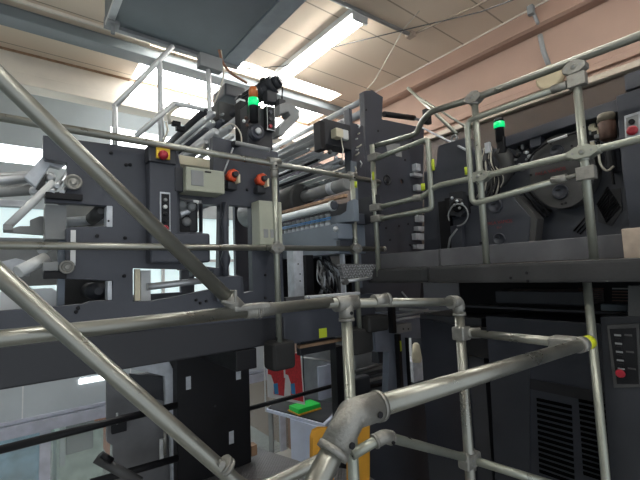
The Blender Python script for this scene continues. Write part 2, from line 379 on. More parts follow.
# ---------------- rail A: in front of the left press
A = thing('guard_rail', 'two-bar steel guard rail along the front of the left press, on two posts', 'railing', (1.22, 1.95, 1.25))
YA = 2.38
zA = P(275, 162, Y=YA).z; zB = P(278, 248, Y=YA).z; xa = P(275, 200, Y=YA).x; zf = P(283, 343, Y=YA).z
pipe(A, [(-1.2, YA, zA), P(380, 182, Y=YA), P(373, 191, Y=YA+.06)], bend=.03)
pipe(A, [(-1.2, YA, zB), (P(384, 250, Y=YA).x, YA, zB)], r=.0205); MB().ball((P(384, 250, Y=YA).x, YA, zB), .026).build('end_cap', CLMP, A)
pipe(A, [(xa, YA, zf), (xa, YA, zA+.02)], m=PIPE2, name='post')
xp = P(354, 215, Y=YA).x
pipe(A, [(xp, YA, zf), (xp, YA, zA)], m=PIPE2, name='post', r=.021)
cross(A, (xa, YA, zB), (1, 0, 0)); cross(A, (xp, YA, zB), (1, 0, 0))
tee(A, (xa, YA, zA), (1, 0, 0), (0, 0, -1)); tee(A, (xp, YA, zA), (1, 0, 0), (0, 0, -1), r=.026, L=.04)
MB().tube([(xa, YA, zA-.12), (xa, YA, zA-.05)], .028, 16).build('collar', CLMP, A)
tape(A, (xp+.018, YA-.012, zA-.085), .05, .017)
MB().box(P(378, 182, Y=YA).x-.03, P(378, 182, Y=YA).x, YA-.01, YA+.03, zA-.03, zA+.0, .005).build('end_clamp', CLMP, A)
# ---------------- rail B: stair rail nearest on the left
YB = 1.2
B = thing('stair_rail', 'nearest left steel handrail with two pipes slanting down across it', 'railing', (.7, YB, 1.0))
dA = Vector((.734, 0, -.746)).normalized()
pA1 = P(236, 306, Y=YB); pA0 = P(0, 77, Y=YB); dA = (pA1-pA0).normalized(); pA0 -= dA*.7
pipe(B, [pA0, pA1], r=.0225)
dB = Vector((.714, 0, -.819)).normalized()
pB1 = P(236, 482, Y=YB-.06); pB0 = P(0, 275, Y=YB-.06); dB = (pB1-pB0).normalized(); pB0 -= dB*.6
eB = P(255, 492, Y=YB-.06)
pipe(B, [pB0, pB1+(pB1-pB0).normalized()*.02, eB, P(300, 470, Y=YB-.06), P(338, 452, Y=YB-.1)], r=.0215, bend=.04, m=PIPE)
for q in ((225, 466),):
    collar(B, P(q[0], q[1], Y=YB-.06), dB, .012, .028)
MB().cyl(P(221, 464, Y=YB-.085), 'Y', .010, .02, 10).build('screw', CLMP, B)
zb = P(160, 322, Y=YB).z; pipe(B, [(-.9, YB, zb-.006), (P(331, 303, Y=YB).x, YB, zb+.008)], r=.0205)
# clamp where slanted pipe meets rail
q_ = P(237, 307, Y=YB); qb = P(268, 307, Y=YB)
o = MB().tube([pA1-dA*.045, pA1+dA*.012], .026, 16); o.box(q_.x-.02, qb.x, YB-.026, YB+.026, zb+.008, zb+.03, .008); o.build('slant_clamp', CLMP, B)
MB().box(q_.x-.06, q_.x-.02, YB-.032, YB-.008, zb+.036, zb+.046, .003, Matrix.Rotation(.3, 3, 'Y')).box(q_.x-.022, q_.x-.012, YB-.03, YB+.03, zb+.04, zb+.08, .003).build('clamp_tab', CLMP, B)
qc = P(258, 311, Y=YB); collar(B, (qc.x, YB, zb+.004), (1, 0, 0), .012, .025); MB().tube([(q_.x+.03, YB, zb+.003), (qc.x+.06, YB, zb+.005)], .0232, 16).build('sleeve', CLMP, B)
xs = P(347, 330, Y=YB).x
pj = P(459, 301, Y=YB); pk = P(331, 303, Y=YB); pipe(B, [(pk.x-.02, YB, zb+.005), (pj.x-.1, YB, pj.z+.003), (pj.x, YB, pj.z), (pj.x, YB, pj.z-.09)], r=.0205, bend=.05)
zx = P(347, 303, Y=YB).z; tee(B, (xs, YB, zx), (1, 0, 0), (0, 0, -1), r=.031, L=.055)
MB().tube([(xs+.16, YB, zx-.002), (xs+.25, YB, zx-.004)], .026, 16).tube([(xs+.235, YB, zx-.003), (xs+.25, YB, zx-.003)], .030, 16).build('sleeve', CLMP, B)
MB().box(xs-.18, xs+.10, YB+.015, YB+.04, zx+.028, zx+.04, .004).build('cover_strip', STL, B)
xq = P(463, 370, Y=YB).x
pipe(B, [(xq, YB, -.3), (xq, YB, pj.z-.05)], m=PIPE, name='post', r=.0255)
pipe(B, [(xs+.002, YB+.0, -.4), (xs, YB, zx-.03)], m=PIPE2, name='post', r=.0225)
elbow(B, (xq, YB, pj.z), (-1, 0, 0), (0, 0, -1), r=.032, L=.07)
cl = P(462, 333, Y=YB)
MB().box(cl.x-.045, cl.x+.035, YB-.035, YB+.035, cl.z-.035, cl.z+.035, .012).tube([(cl.x, YB, cl.z), (cl.x+.06, YB-.07, cl.z)], .028, 16).build('clamp', CLMP, B)
e1 = P(566, 343, Y=.66)
pipe(B, [(cl.x+.03, YB-.03, cl.z), e1], r=.020)
# middle rail
mr0 = P(352, 455, Y=YB-.06); mr1 = P(384, 436, Y=YB-.09); mr2 = P(470, 459, Y=YB)
pipe(B, [mr0, mr1, mr2], r=.0195, bend=.05, m=PIPE2)
elbow(B, mr1, (mr0-mr1), (mr2-mr1), r=.0265, L=.045)
mr3 = P(575, 492, Y=.8)
pipe(B, [mr2, mr3], r=.0205, m=PIPE2)
dd = (mr2-mr1).normalized()
o = MB().tube([mr2-dd*.09, mr2-dd*.05, mr2+dd*.03, mr2+dd*.09], .025, 14); o.box(mr2.x-.07, mr2.x+.055, YB-.035, YB+.03, mr2.z-.034, mr2.z+.034, .014); o.tube([mr2-Vector((0, 0, .05)), mr2+Vector((0, 0, .05))], .0285, 16); c = o.build('clamp', CLMP, B)
for dx in (-.03, .015):
    for dz in (-.012, .012): MB().cyl((mr2.x+dx, YB-.037, mr2.z+dz), 'Y', .004, .006, 8).build('screw', GREY, c)
# ---------------- rail C: closest rail with yellow cap
YC_ = .57
Cc = thing('hand_rail', 'closest shiny handrail with big cast elbow and yellow end cap', 'railing', (.53, YC_, 1.0))
c0 = P(352, 414, Y=YC_); c1 = P(586, 343, Y=YC_); cd = P(312, 492, Y=YC_)
pipe(Cc, [c0, c1], r=.0215, m=PIPE)
pipe(Cc, [c0, cd, cd+(cd-c0)*2.0], r=.0215, bend=0)
a = (c1-c0).normalized(); b = (cd-c0).normalized()
o = MB().tube([c0+a*.07, c0+a*.0, c0+b*.01, c0+b*.075], .0285, 20, bend=.02); o.tube([c0+a*.064, c0+a*.074], .0305, 20); o.tube([c0+b*.066, c0+b*.078], .0305, 20)
e = o.build('elbow_fitting', CLMP, Cc)
MB().cyl(c0+a*.045+Vector((0, -.028, -.004)), 'Y', .006, .008, 10).build('screw', BLK, e)
MB().cyl(c0+b*.055+Vector((0.008, -.028, 0)), 'Y', .006, .008, 10).build('screw', BLK, e)
MB().tube([c1-a*.03, c1-a*.005, c1+a*.03], .0262, 18).tube([c1+a*.03, c1+a*.042], .025, 18, r2=.014).build('end_cap', mat('yellow_cap', (.62, .66, .02), .5, 0, .05), Cc)
MB().tube([c1-a*.08, c1-a*.03], .0285, 18).box(c1.x-.12, c1.x-.04, YC_+.0, YC_+.09, c1.z-.025, c1.z+.03, .014).build('clamp', CLMP, Cc)
# ---------------- rail E: right platform
XE = 2.36
E = thing('platform_rail', 'pale steel guard rail along the raised platform of the right press', 'railing', (XE, 1.0, 1.665))
zt = P(577, 68, X=XE).z
pipe(E, [(XE, -1.2, zt), (XE, 1.28, zt+.06), P(430, 112, X=XE), P(421, 122, X=XE+.04), P(417, 134, X=XE+.08), P(372, 147, X=XE+.06)], r=.022, bend=.05)
yp1 = .715; yp2 = 1.30
pipe(E, [(XE, yp1, 1.66), (XE, yp1, zt+.0)], m=PIPE2, name='post', r=.021)
pipe(E, [(XE, yp2, 1.62), (XE, yp2, zt+.05)], m=PIPE2, name='post', r=.021)
zm = 2.227
pipe(E, [(XE, -1.2, zm+.01), (XE, 1.30, zm), P(436, 186, X=XE), P(424, 196, X=XE+.02), P(376, 208, X=XE+.02)], r=.0195, bend=.04, m=PIPE2)
cross(E, (XE, yp1, zm), (0, 1, 0), L=.16, r=.026, m=PIPE2); cross(E, (XE, yp2, zm), (0, 1, 0), L=.15, r=.026, m=PIPE2)
cross(E, (XE, yp1, zt), (0, 1, 0), L=.06, r=.027); cross(E, (XE, yp2, zt+.06), (0, 1, 0), L=.09, r=.028)
yg = P(374, 200, X=XE).y
pipe(E, [(XE+.01, yg, 1.6), (XE+.01, yg, P(371, 148, X=XE+.06).z)], m=PIPE2, name='post', r=.021)
for q in ((375, 208), (373, 158), (376, 219)): 
    p = P(q[0], q[1], X=XE+.01); MB().box(XE-.025, XE+.04, p.y-.07, p.y+.035, p.z-.03, p.z+.03, .01).build('clamp', CLMP, E)
el = P(428, 190, X=XE); collar(E, P(418, 198, X=XE+.015), (0, 1, .1), .06, .026)
tape(E, P(373.3, 176, X=XE+.0), .07, .012)
# gates
G1 = thing('swing_gate', 'two-bar pipe gate between the platform posts, hinged by square clamps at the right post', 'gate', (XE-.03, 1.0, 1.9))
xg = XE-.02
ga = P(566, 85, X=xg); gb = P(467, 121, X=xg); gc = P(474, 204, X=xg); gd = P(566, 178, X=xg)
pipe(G1, [ga, gb, Vector((xg, gc.y+.012, gc.z)), gd], r=.0185, bend=.05, m=PIPE2, name='frame')
for q, s in ((ga, 0), (gd, 0)):
    MB().box(xg-.02, xg+.03, yp1-.05, yp1+.035, q.z-.03, q.z+.04, .004).build('hinge_clamp', CLMP, G1)
    MB().tube([(xg, yp1+.02, q.z+.005), (xg, q.y+.03, q.z)], .012, 10).build('hinge_pin', CLMP, G1)
    MB().tube([(xg, q.y-.005, q.z), (xg, q.y+.07, q.z)], .023, 14).build('sleeve', CLMP, G1)
tape(G1, P(466.5, 171, X=xg-.006), .05, .012)
G2 = thing('swing_gate', 'smaller two-bar pipe gate on the left end of the platform, with yellow tape', 'gate', (XE, 2.0, 2.0))
xg = XE+.0
pipe(G2, [P(377, 158, X=xg), P(428, 139, X=xg), P(432, 209, X=xg), P(379, 219, X=xg)], r=.0195, bend=.035, m=PIPE2, name='frame')
tape(G2, P(433, 165, X=xg-.01), .08, .011); tape(G2, P(423, 187, X=XE+.05), .05, .016)

# ================================================================ LEFT PRESS
YL = 2.5; TH = .06
def PYm(pts, Y=YL): return PY(pts, Y)
L = thing('printing_press', 'slate-grey printing press unit at left with notched side frame and control column', 'printing press', (.8, 2.8, 1.1))
outer = PYm([(-60, 124), (-60, 175)])  # unused guide
o1 = [(43, 135), (147, 149), (178, 153), (181, 167), (213, 171), (213, 136), (278, 152), (280, 200), (285, 317), (200, 325), (0, 345), (-90, 354), (-90, 323), (0, 311), (60, 306), (83, 304), (91, 301), (112, 300), (113, 281), (43, 278), (43, 271), (66, 262), (66, 229), (69, 227), (112, 226), (112, 206), (45, 202), (45, 194), (67, 190), (67, 163), (45, 159), (43, 155)]
h3 = [(133, 268), (213, 270), (216, 288), (175, 297), (151, 301), (133, 302)]
h6 = [(180, 197), (202, 199), (202, 232), (180, 232)]
h4 = [(203, 204), (220, 205), (219, 268), (203, 266)]
h5 = [(229, 205), (251, 207), (253, 291), (244, 293), (243, 277), (229, 275)]
MB().prism(PYm(o1), 'Y', YL, YL+TH, holes=[PYm(h3), PYm(h4), PYm(h5), PYm(h6)]).build('side_frame', DK, L, bevel=.004)
# base beam
z0 = P(200, 357, Y=YL).z
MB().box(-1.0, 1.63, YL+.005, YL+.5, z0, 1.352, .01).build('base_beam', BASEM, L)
# rear side frame
MB().prism([(-.0, 1.13), (1.60, 1.13), (1.60, 2.9), (1.05, 2.9), (1.05, 2.45), (.62, 2.45), (.62, 1.5), (0, 1.5)], 'Y', 4.35, 4.41, holes=[[(.75, 1.5), (.75, 2.3), (1.45, 2.3), (1.45, 1.5)]]).build('rear_side_frame', DK, L, bevel=.004)
# column
cx0 = P(147, 200, Y=YL-.09).x; cx1 = P(178, 200, Y=YL-.09).x
ct = P(150, 148, Y=YL-.09).z; cb = P(160, 263, Y=YL-.09).z
col = MB().box(cx0+.015, cx1, YL-.09, YL-.001, cb+.02, ct-.06, .006).build('control_column', DK, L)
MB().box(P(150, 200, Y=YL-.1).x, P(210, 250, Y=YL-.1).x, YL-.11, YL-.001, P(170, 263, Y=YL-.1).z, P(170, 232, Y=YL-.1).z, .02).build('column_foot_box', DK, L)
# button strip
sp = MB().box(P(160, 210, Y=YL-.1).x, P(170.5, 210, Y=YL-.1).x, YL-.10, YL-.091, P(165, 233, Y=YL-.1).z, P(165, 192, Y=YL-.1).z, .003).build('button_strip', PLATE, L)
sp2 = MB().box(P(161.3, 210, Y=YL-.1).x, P(169.3, 210, Y=YL-.1).x, YL-.103, YL-.1, P(165, 231, Y=YL-.1).z, P(165, 194, Y=YL-.1).z).build('button_recess', BLK, L)
for yy, m, r in ((200, GREY, .011), (207, WHT, .013), (214, BLK, .012), (221, BLK, .012), (228.5, RED, .02)):
    p = P(165, yy, Y=YL-.105); MB().lathe((p.x, YL-.103, p.z), 'Y', [(r, 0), (r, -.012), (r*.7, -.018)], 14).build('button', m, L)
# emergency switch
q0 = P(156, 147, Y=YL-.12); q1 = P(173, 162, Y=YL-.12)
MB().box(P(148, 150, Y=YL-.1).x, P(176, 155, Y=YL-.1).x, YL-.11, YL-.02, q1.z-.01, q0.z+.01, .006).build('switch_housing', DK2, L)
MB().box(q0.x, P(170, 150, Y=YL-.12).x, YL-.125, YL-.111, q1.z+.01, q0.z, .004).build('switch_plate', YEL, L)
p = P(164, 154.5, Y=YL-.15); MB().lathe((p.x, YL-.126, p.z), 'Y', [(.028, 0), (.028, -.02), (.022, -.035), (.01, -.04)], 16).build('switch_knob', RED, L)
# bolts and bosses on frame
b_ = Bolts('bolt', BLK, L)
for q in ((126, 165), (111, 153), (112, 186), (125, 238), (97, 236), (113, 330-0), (78, 308), (76, 312), (196, 300), (200, 303), (206, 301), (124, 276), (247, 190), (265, 298), (265, 275), (224, 276), (236, 277), (270, 302), (130, 140+25)):
    p = P(q[0], q[1], Y=YL); b_.lathe((p.x, YL+.001, p.z), 'Y', [(.010, 0), (.010, -.008), (.006, -.012)], 10)
pass
# two roller end bearings and their arms
def bearing(q, r=.042):
    p = P(q[0], q[1], Y=YL-.05); h = MB().lathe((p.x, YL, p.z), 'Y', [(r*.8, 0), (r*.8, -.03), (r, -.032), (r, -.055), (r*.7, -.056), (r*.7, -.05), (r*.35, -.05), (r*.3, -.07)], 22).build('roller_bearing', CLMP, L)
bearing((73.5, 182)); bearing((67, 267), .036)
MB().box(P(45, 198, Y=YL).x, P(82, 200, Y=YL).x, YL-.04, YL-.001, P(60, 200, Y=YL).z, P(60, 194, Y=YL).z, .004).build('arm_bracket', BLK, L)
MB().box(P(43, 275, Y=YL).x, P(66, 275, Y=YL).x, YL-.04, YL-.001, P(50, 279, Y=YL).z, P(50, 272, Y=YL).z, .004).build('arm_bracket', BLK, L)
# pale post visible in notches and stack of pale parts
MB().box(P(59, 220, Y=2.62).x, P(66, 220, Y=2.62).x, 2.62, 2.70, 1.45, P(62, 200, Y=2.62).z, .004).build('inner_post', BG, L)
MB().box(P(67, 255, Y=2.66).x, P(72, 255, Y=2.66).x, YL-.012, YL-.002, P(66, 266, Y=YL).z, P(66, 230, Y=YL).z, .002).build('edge_strip', WHT, L)  # white strip stands in for the lit edge of the thick plate
# pale plates on the openings' right edges, the lit edge put into their colour
MB().box(P(106.5, 215, Y=YL).x, P(112.5, 215, Y=YL).x, YL-.004, YL+TH+.02, P(110, 227, Y=YL).z, P(110, 206, Y=YL).z, .004).build('lit_edge_plate', PLATE, L)
p = P(108.5, 221, Y=YL-.005); MB().cyl((p.x, YL-.005, p.z), 'Y', .006, .008, 8).build('bolt', BLK, L)
MB().box(P(107.5, 290, Y=YL).x, P(112, 290, Y=YL).x, YL-.003, YL+TH+.02, P(110, 300, Y=YL).z, P(110, 281, Y=YL).z, .004).build('lit_edge_plate', PLATE, L)
MB().box(P(134.5, 285, Y=YL+.03).x, P(140, 285, Y=YL+.03).x, YL+.02, YL+.05, P(137, 301, Y=YL).z, P(137, 269, Y=YL).z, .003).build('yellowed_strip', CREAM, L)
MB().box(P(140, 285, Y=YL+.12).x, P(150, 285, Y=YL+.12).x, YL+.1, YL+.16, P(145, 304, Y=YL).z, P(145, 270, Y=YL).z, .003).build('pale_bracket', WHT, L)
# rollers inside running to the rear frame (direction Y)
def roller(par, q, Y0, Y1, r, m=ROLL, shaft=True, name='roller'):
    p = P(q[0], q[1], Y=Y0); o = MB().lathe((p.x, Y0, p.z), 'Y', [(r*.45, -.03), (r*.45, 0), (r, .0), (r, Y1-Y0), (r*.45, Y1-Y0)], 22)
    return o.build(name, m, par)
roller(L, (100, 212), 2.6, 2.98, .04, CAST); MB().box(P(66, 215, Y=3.0).x, P(112, 215, Y=3.0).x, 3.0, 3.05, P(90, 235, Y=3.0).z, P(90, 200, Y=3.0).z, .004).build('inner_sheet', GREY, L); MB().box(P(60, 290, Y=3.0).x, P(116, 290, Y=3.0).x, 3.0, 3.05, P(90, 310, Y=3.0).z, P(90, 275, Y=3.0).z, .004).build('inner_sheet', CAST, L); roller(L, (98, 291), 2.62, 2.95, .05, DK2)
a = P(66, 222, Y=2.9); b = P(106, 219, Y=2.9); MB().tube([a, b], .03, 14).build('cross_bar', PLATE, L)
# cross roller in lower opening
a = P(147, 287, Y=2.58); b = P(215, 279, Y=2.60); MB().tube([a, b], .022, 16).build('cross_bar', STL, L)
a = P(178, 215, Y=2.54); b = P(222, 198, Y=2.75); MB().tube([a, b], .026, 16).build('cross_bar', STL, L)
c = P(186, 212, Y=2.62); MB().box(c.x-.07, c.x+.06, 2.56, 2.75, c.z-.14, c.z+.06, .012).build('gear_case', DK2, L)
for q, r in (((181, 205), .035), ((191, 207), .03), ((186, 222), .03)):
    p = P(q[0], q[1], Y=2.55); MB().lathe((p.x, 2.56, p.z), 'Y', [(r, 0), (r, -.03), (r*.5, -.04)], 14).build('gear_hub', GREY, L)
MB().box(P(179, 225, Y=2.56).x, P(189, 225, Y=2.56).x, 2.54, 2.62, P(184, 240, Y=2.56).z, P(184, 215, Y=2.56).z, .006).build('casting', BLK, L)
for q in ((184, 255), (196, 262)):
    p = P(q[0], q[1], Y=2.6); MB().box(p.x-.03, p.x+.03, 2.58, 2.66, p.z-.1, p.z+.05, .006).build('casting', DK2, L)
# tie column between the tall openings with bulbous collars
p = P(224.5, 235, Y=2.47); MB().lathe((p.x, 2.46, P(224, 276, Y=2.46).z), 'Z', [(.016, 0), (.016, .05), (.03, .09), (.034, .12), (.022, .16), (.016, .2), (.016, .30), (.028, .34), (.028, .39), (.016, .41), (.016, .5)], 18).build('tie_rod', DK, L)
MB().box(P(217, 285, Y=2.44).x, P(241, 285, Y=2.44).x, 2.44, 2.499, P(230, 301, Y=2.44).z, P(230, 276, Y=2.44).z, .008).build('lower_bracket', DK, L)
# outer rollers at far left (in front of pale wall)
g0 = P(0, 178, Y=2.9); g1 = P(50, 172, Y=2.9)
def bar(par, a, b, r, m=STL, name='feed_bar', seg=14): return MB().tube([a, b], r, seg).build(name, m, par)
FB = thing('sheet_feeder', 'pale steel feeder bars and brackets on the left end of the left press', 'feeder', (0.1, 2.8, 1.6))
bar(FB, P(-60, 186, Y=2.85), P(48, 176, Y=2.85), .030); bar(FB, P(-60, 181, Y=3.05), P(44, 172, Y=3.0), .018)
bar(FB, P(-60, 195, Y=2.8), P(36, 190, Y=2.8), .030, GREY); bar(FB, P(-60, 190, Y=2.95), P(36, 186, Y=2.9), .016)
MB().box(P(35, 185, Y=2.8).x, P(45, 185, Y=2.8).x, 2.74, 2.86, P(40, 192, Y=2.8).z, P(40, 174, Y=2.8).z, .006).build('bar_block', CAST, FB)
for q, r in (((50.5, 177), .027), ((34, 190.5), .024)):
    p = P(q[0], q[1], Y=2.75); MB().lathe((p.x, 2.80, p.z), 'Y', [(r, 0), (r, -.05), (r*.5, -.055)], 16).build('bar_end', STL, FB)
bar(FB, P(8, 226, Y=2.5), P(54, 182, Y=2.5), .020, WHT, 'slant_bar'); MB().box(P(3, 228, Y=2.5).x, P(13, 228, Y=2.5).x, 2.46, 2.54, P(8, 231, Y=2.5).z, P(8, 225, Y=2.5).z, .004).build('bar_block', GREY, FB)
for q in ((52, 186), (57, 180), (62, 186)):
    bar(FB, P(q[0], q[1]+6, Y=2.46), P(q[0]+10, q[1]-8+2, Y=2.8), .012, STL, 'guide_rod')
MB().box(P(45, 196, Y=2.62).x, P(66, 196, Y=2.62).x, 2.57, 2.74, P(50, 240, Y=2.62).z, P(50, 206, Y=2.62).z, .004).build('inner_panel', GREY, FB)
pts = PY([(3, 232), (58, 236), (58, 217), (40, 216), (30, 220), (30, 226), (20, 226), (3, 231)], 2.75)
MB().prism(pts, 'Y', 2.75, 2.79).build('stepped_plate', GREY, FB, bevel=.003)
pts = PY([(24, 175), (40, 155), (66, 162), (66, 168), (50, 166), (36, 186)], 2.9)
MB().prism(PY([(24, 177), (43, 156), (67, 163), (60, 168), (50, 165), (36, 187)], 2.6), 'Y', 2.6, 2.66).build('curved_guard', PLATE, FB, bevel=.003)
# lower feeder
bar(FB, P(18, 272, Y=2.55), P(46, 258, Y=2.62), .032, WHT, 'slant_bar'); bar(FB, P(42, 250, Y=2.7), P(64, 238, Y=2.9), .028, STL, 'guide_rod')
MB().box(P(43, 264, Y=2.5).x, P(58, 264, Y=2.5).x, 2.47, 2.58, P(50, 271, Y=2.5).z, P(50, 262, Y=2.5).z, .004).build('bar_block', GREY, FB)
MB().prism(PY([(0, 312), (58, 306), (58, 292), (52, 288), (30, 289), (10, 286), (0, 292)], 2.7), 'Y', 2.7, 2.74).build('curved_guard', WHT, FB, bevel=.003)
MB().prism(PY([(0, 262), (16, 258), (30, 262), (35, 270), (20, 276), (0, 276)], 2.8), 'Y', 2.8, 2.86).build('curved_guard', PLATE, FB, bevel=.003)
bar(FB, P(-20, 270, Y=2.75), P(30, 274, Y=2.75), .014, STL)
MB().box(P(-60, 245, Y=3.3).x, P(58, 245, Y=3.3).x, 3.3, 3.4, P(30, 286, Y=3.3).z, P(30, 238, Y=3.3).z, .004).build('inner_panel', GREY, FB)
MB().box(P(-60, 210, Y=3.3).x, P(30, 210, Y=3.3).x, 3.3, 3.34, P(20, 207, Y=3.3).z, P(20, 200, Y=3.3).z, .004).build('inner_panel', PLATE, FB)

# ---------------- junction boxes, knobs on the right part of left press
def enclosure(q0, q1, Y, label_, side=.07):
    a = P(q0[0], q0[1], Y=Y); b = P(q1[0], q1[1], Y=Y)
    o = MB().box(a.x, b.x, Y, YL-.001, b.z, a.z, .008).build('enclosure', BEIGE, L); o['label'] = label_
    return a, b, o
a, b, o = enclosure((186, 166), (225, 194), YL-.15, 'beige electrical box on the side frame')
MB().box(a.x+.03, a.x+.11, YL-.154, YL-.149, b.z+.035, a.z-.02, .002).build('window_pane', GREY, o)
MB().box(a.x+.12, a.x+.16, YL-.154, YL-.149, a.z-.025, a.z-.015).build('mark', BLK, o)
MB().box(a.x-.05, a.x+.0, YL-.10, YL-.002, b.z, a.z-.0, .006).build('mounting_plate', DK2, L)
a, b, o = enclosure((259, 200), (283, 245), YL-.12, 'beige electrical box low on the side frame')
for dx in (.03, .085): MB().box(a.x+dx, a.x+dx+.035, YL-.124, YL-.119, b.z+.05, b.z+.11, .002).build('socket', GREY, o)
for q in ((234, 175), (263, 179)):
    p = P(q[0], q[1], Y=YL-.08)
    k = MB().lathe((p.x, YL, p.z), 'Y', [(.03, 0), (.035, -.04), (.045, -.05), (.045, -.08), (.03, -.09)], 8).build('orange_knob', ORG, L)
    MB().lathe((p.x, YL-.09, p.z), 'Y', [(.022, 0), (.018, -.03)], 12).build('knob_ring', DK2, k)
    MB().box(p.x+.012, p.x+.028, YL-.12, YL-.06, p.z-.06, p.z+.0, .004).build('knob_lever', CREAM, k)
    MB().box(p.x-.04, p.x+.03, YL-.07, YL-.002, p.z-.10, p.z-.045, .01).build('valve_body', DK2, k)
# slanted lever
a = P(224, 172, Y=2.4); b = P(233, 148, Y=2.4); MB().tube([a, b], .006, 8).build('lever', STL, L)
MB().box(P(178, 160, Y=2.7).x, P(214, 160, Y=2.7).x, 2.66, 2.8, P(190, 167, Y=2.7).z, P(190, 158, Y=2.7).z, .006).build('cream_ledge', CREAM, L)
# upright tubes up to grey head : head of left press ------------------------------------------------
H = thing('inking_unit', 'dark press head with pulley, rollers and motor above the left press frame', 'machine unit', (1.5, 2.7, 2.6))
def boxq(par, q0, q1, Y, D, m, name, bev=.006):
    a = P(q0[0], q0[1], Y=Y); b = P(q1[0], q1[1], Y=Y)
    return MB().box(a.x, b.x, Y, Y+D, min(a.z, b.z), max(a.z, b.z), bev).build(name, m, par)
boxq(H, (247, 104), (273, 150), 2.62, .12, DK2, 'head_plate')
boxq(H, (240, 100), (262, 148), 2.76, .10, BLK, 'head_plate')
boxq(H, (218, 100), (240, 124), 3.1, .3, CAST, 'gear_housing', .02)
boxq(H, (225, 82), (246, 100), 3.3, .3, DK, 'gear_housing', .02)
boxq(H, (239, 98), (246, 112), 2.8, .06, WHT, 'pale_block')
p = P(258.5, 131, Y=2.56); MB().lathe((p.x, 2.62, p.z), 'Y', [(.062, 0), (.062, -.02), (.05, -.022), (.05, -.03), (.06, -.032), (.06, -.05), (.035, -.051), (.03, -.04), (.02, -.06), (.012, -.065)], 26).build('pulley', DK, H)
MB().lathe((p.x, 2.566, p.z), 'Y', [(.026, 0), (.026, -.012), (.015, -.014)], 16).build('pulley_hub', STL, H)
for q in ((246, 118), (250, 121), (247, 125), (244, 121)):
    pp = P(q[0], q[1], Y=2.6); MB().ball(pp, .014).build('hose_joint', BRN if q[0] > 245 else WHT, H)
pan = boxq(H, (266, 105), (276, 131), 2.58, .05, BLK, 'switch_panel')
boxq(H, (267, 106), (268, 130), 2.574, .006, WHT, 'panel_edge', 0); boxq(H, (274.4, 106), (275.4, 130), 2.574, .006, WHT, 'panel_edge', 0); boxq(H, (267, 129.4), (275.4, 130.4), 2.574, .006, WHT, 'panel_edge', 0)
for yy, m in ((112, DK), (119, DK2), (126, RED)):
    pp = P(270.7, yy, Y=2.57); MB().lathe((pp.x, 2.58, pp.z), 'Y', [(.016, 0), (.014, -.015)], 12).build('button', m, H)
# yoke arm
MB().prism(PY([(277, 106), (283, 104), (290, 107), (297, 111), (297, 120), (280, 137), (276, 137), (277, 128), (288, 117), (286, 113), (277, 116)], 2.7), 'Y', 2.66, 2.78).build('yoke_arm', GREY, H, bevel=.004)
boxq(H, (279, 98), (286, 108), 2.68, .08, DK2, 'yoke_block')
MB().tube([P(282, 99, Y=2.7), P(282.5, 88, Y=2.7), P(280, 78, Y=2.8), P(277, 74, Y=2.95)], .006, 6).build('cable', BLK, H)
# motor, axis along Y
ma = P(274, 84, Y=2.75); mz = P(240, 105, Y=3.05); md = (mz-ma).normalized(); ml = (mz-ma).length
o = MB().tube([ma, ma+md*ml], .066, 24).tube([ma-md*.005, ma+md*.05], .078, 24).tube([ma-md*.05, ma-md*.005], .056, 24).tube([ma-md*.07, ma-md*.05], .04, 20).tube([ma+md*.10, ma+md*.13], .074, 24).tube([ma+md*(ml-.06), ma+md*ml], .073, 24)
o.build('motor_body', DK2, H)
u_ = md.cross(Vector((0, 0, 1))).normalized(); v_ = md.cross(u_)
fins = MB()
for k in range(18):
    an = math.pi*2*k/18; c = ma + (u_*math.cos(an)+v_*math.sin(an))*.067
    fins.tube([c+md*.14, c+md*(ml-.07)], .005, 5)
fins.build('motor_fins', BLK, H)
t_ = ma+md*.09+Vector((0, 0, .075)); MB().box(t_.x-.04, t_.x+.04, t_.y-.03, t_.y+.03, t_.z-.02, t_.z+.02, .01).build('terminal_box', BLK, H)
t_ = ma+md*.02+Vector((-.02, 0, -.11)); MB().box(t_.x-.05, t_.x+.05, t_.y-.03, t_.y+.05, t_.z-.06, t_.z+.05, .01).build('motor_mount', DK2, H)
# head rollers (run in Y direction)
for q, Y0, Y1, r, m in (((242, 117), 2.85, 4.6, .035, ROLL), ((228, 128), 2.75, 4.6, .036, STL), ((222, 122), 2.9, 4.6, .028, DK), ((215, 133), 2.75, 4.6, .04, ROLL), ((237, 110), 3.0, 4.6, .028, DK2), ((205, 143), 2.75, 4.4, .03, STL), ((232, 136), 2.7, 4.4, .02, WHT), ((213, 114), 3.0, 4.6, .026, STL), ((205, 111), 3.1, 4.6, .03, DK2), ((212, 123), 2.95, 4.6, .03, STL), ((204, 120), 3.05, 4.6, .022, WHT), ((206, 130), 2.9, 4.6, .022, DK), ((222, 115), 3.1, 4.6, .02, ROLL)):
    roller(H, q, Y0, Y1, r, m)
p = P(230, 122, Y=2.85)
MB().prism([(p.x-.28, 2.5), (p.x+.12, 2.5), (p.x+.2, p.z+.32), (p.x+.02, p.z+.36), (p.x-.2, p.z+.1)], 'Y', 4.6, 4.66).build('rear_head_plate', DK, H)
MB().tube([P(222, 128, Y=2.7), P(232, 122, Y=2.68), P(241, 132, Y=2.66), P(242, 146, Y=2.64), P(226, 162, Y=2.6)], .006, 8, bend=.05).build('hose', CABW, H)
MB().tube([P(163, 142, Y=2.9), P(168, 130, Y=2.9), P(166, 122, Y=2.9)], .008, 8).build('hose', CABW, H)
# pipe arm with T end in front
bar(H, P(236, 143, Y=2.45), P(270, 150, Y=2.3), .016, GREY, 'crank_arm')
boxq(H, (234, 140), (241, 146), 2.45, .05, DK2, 'crank_block')
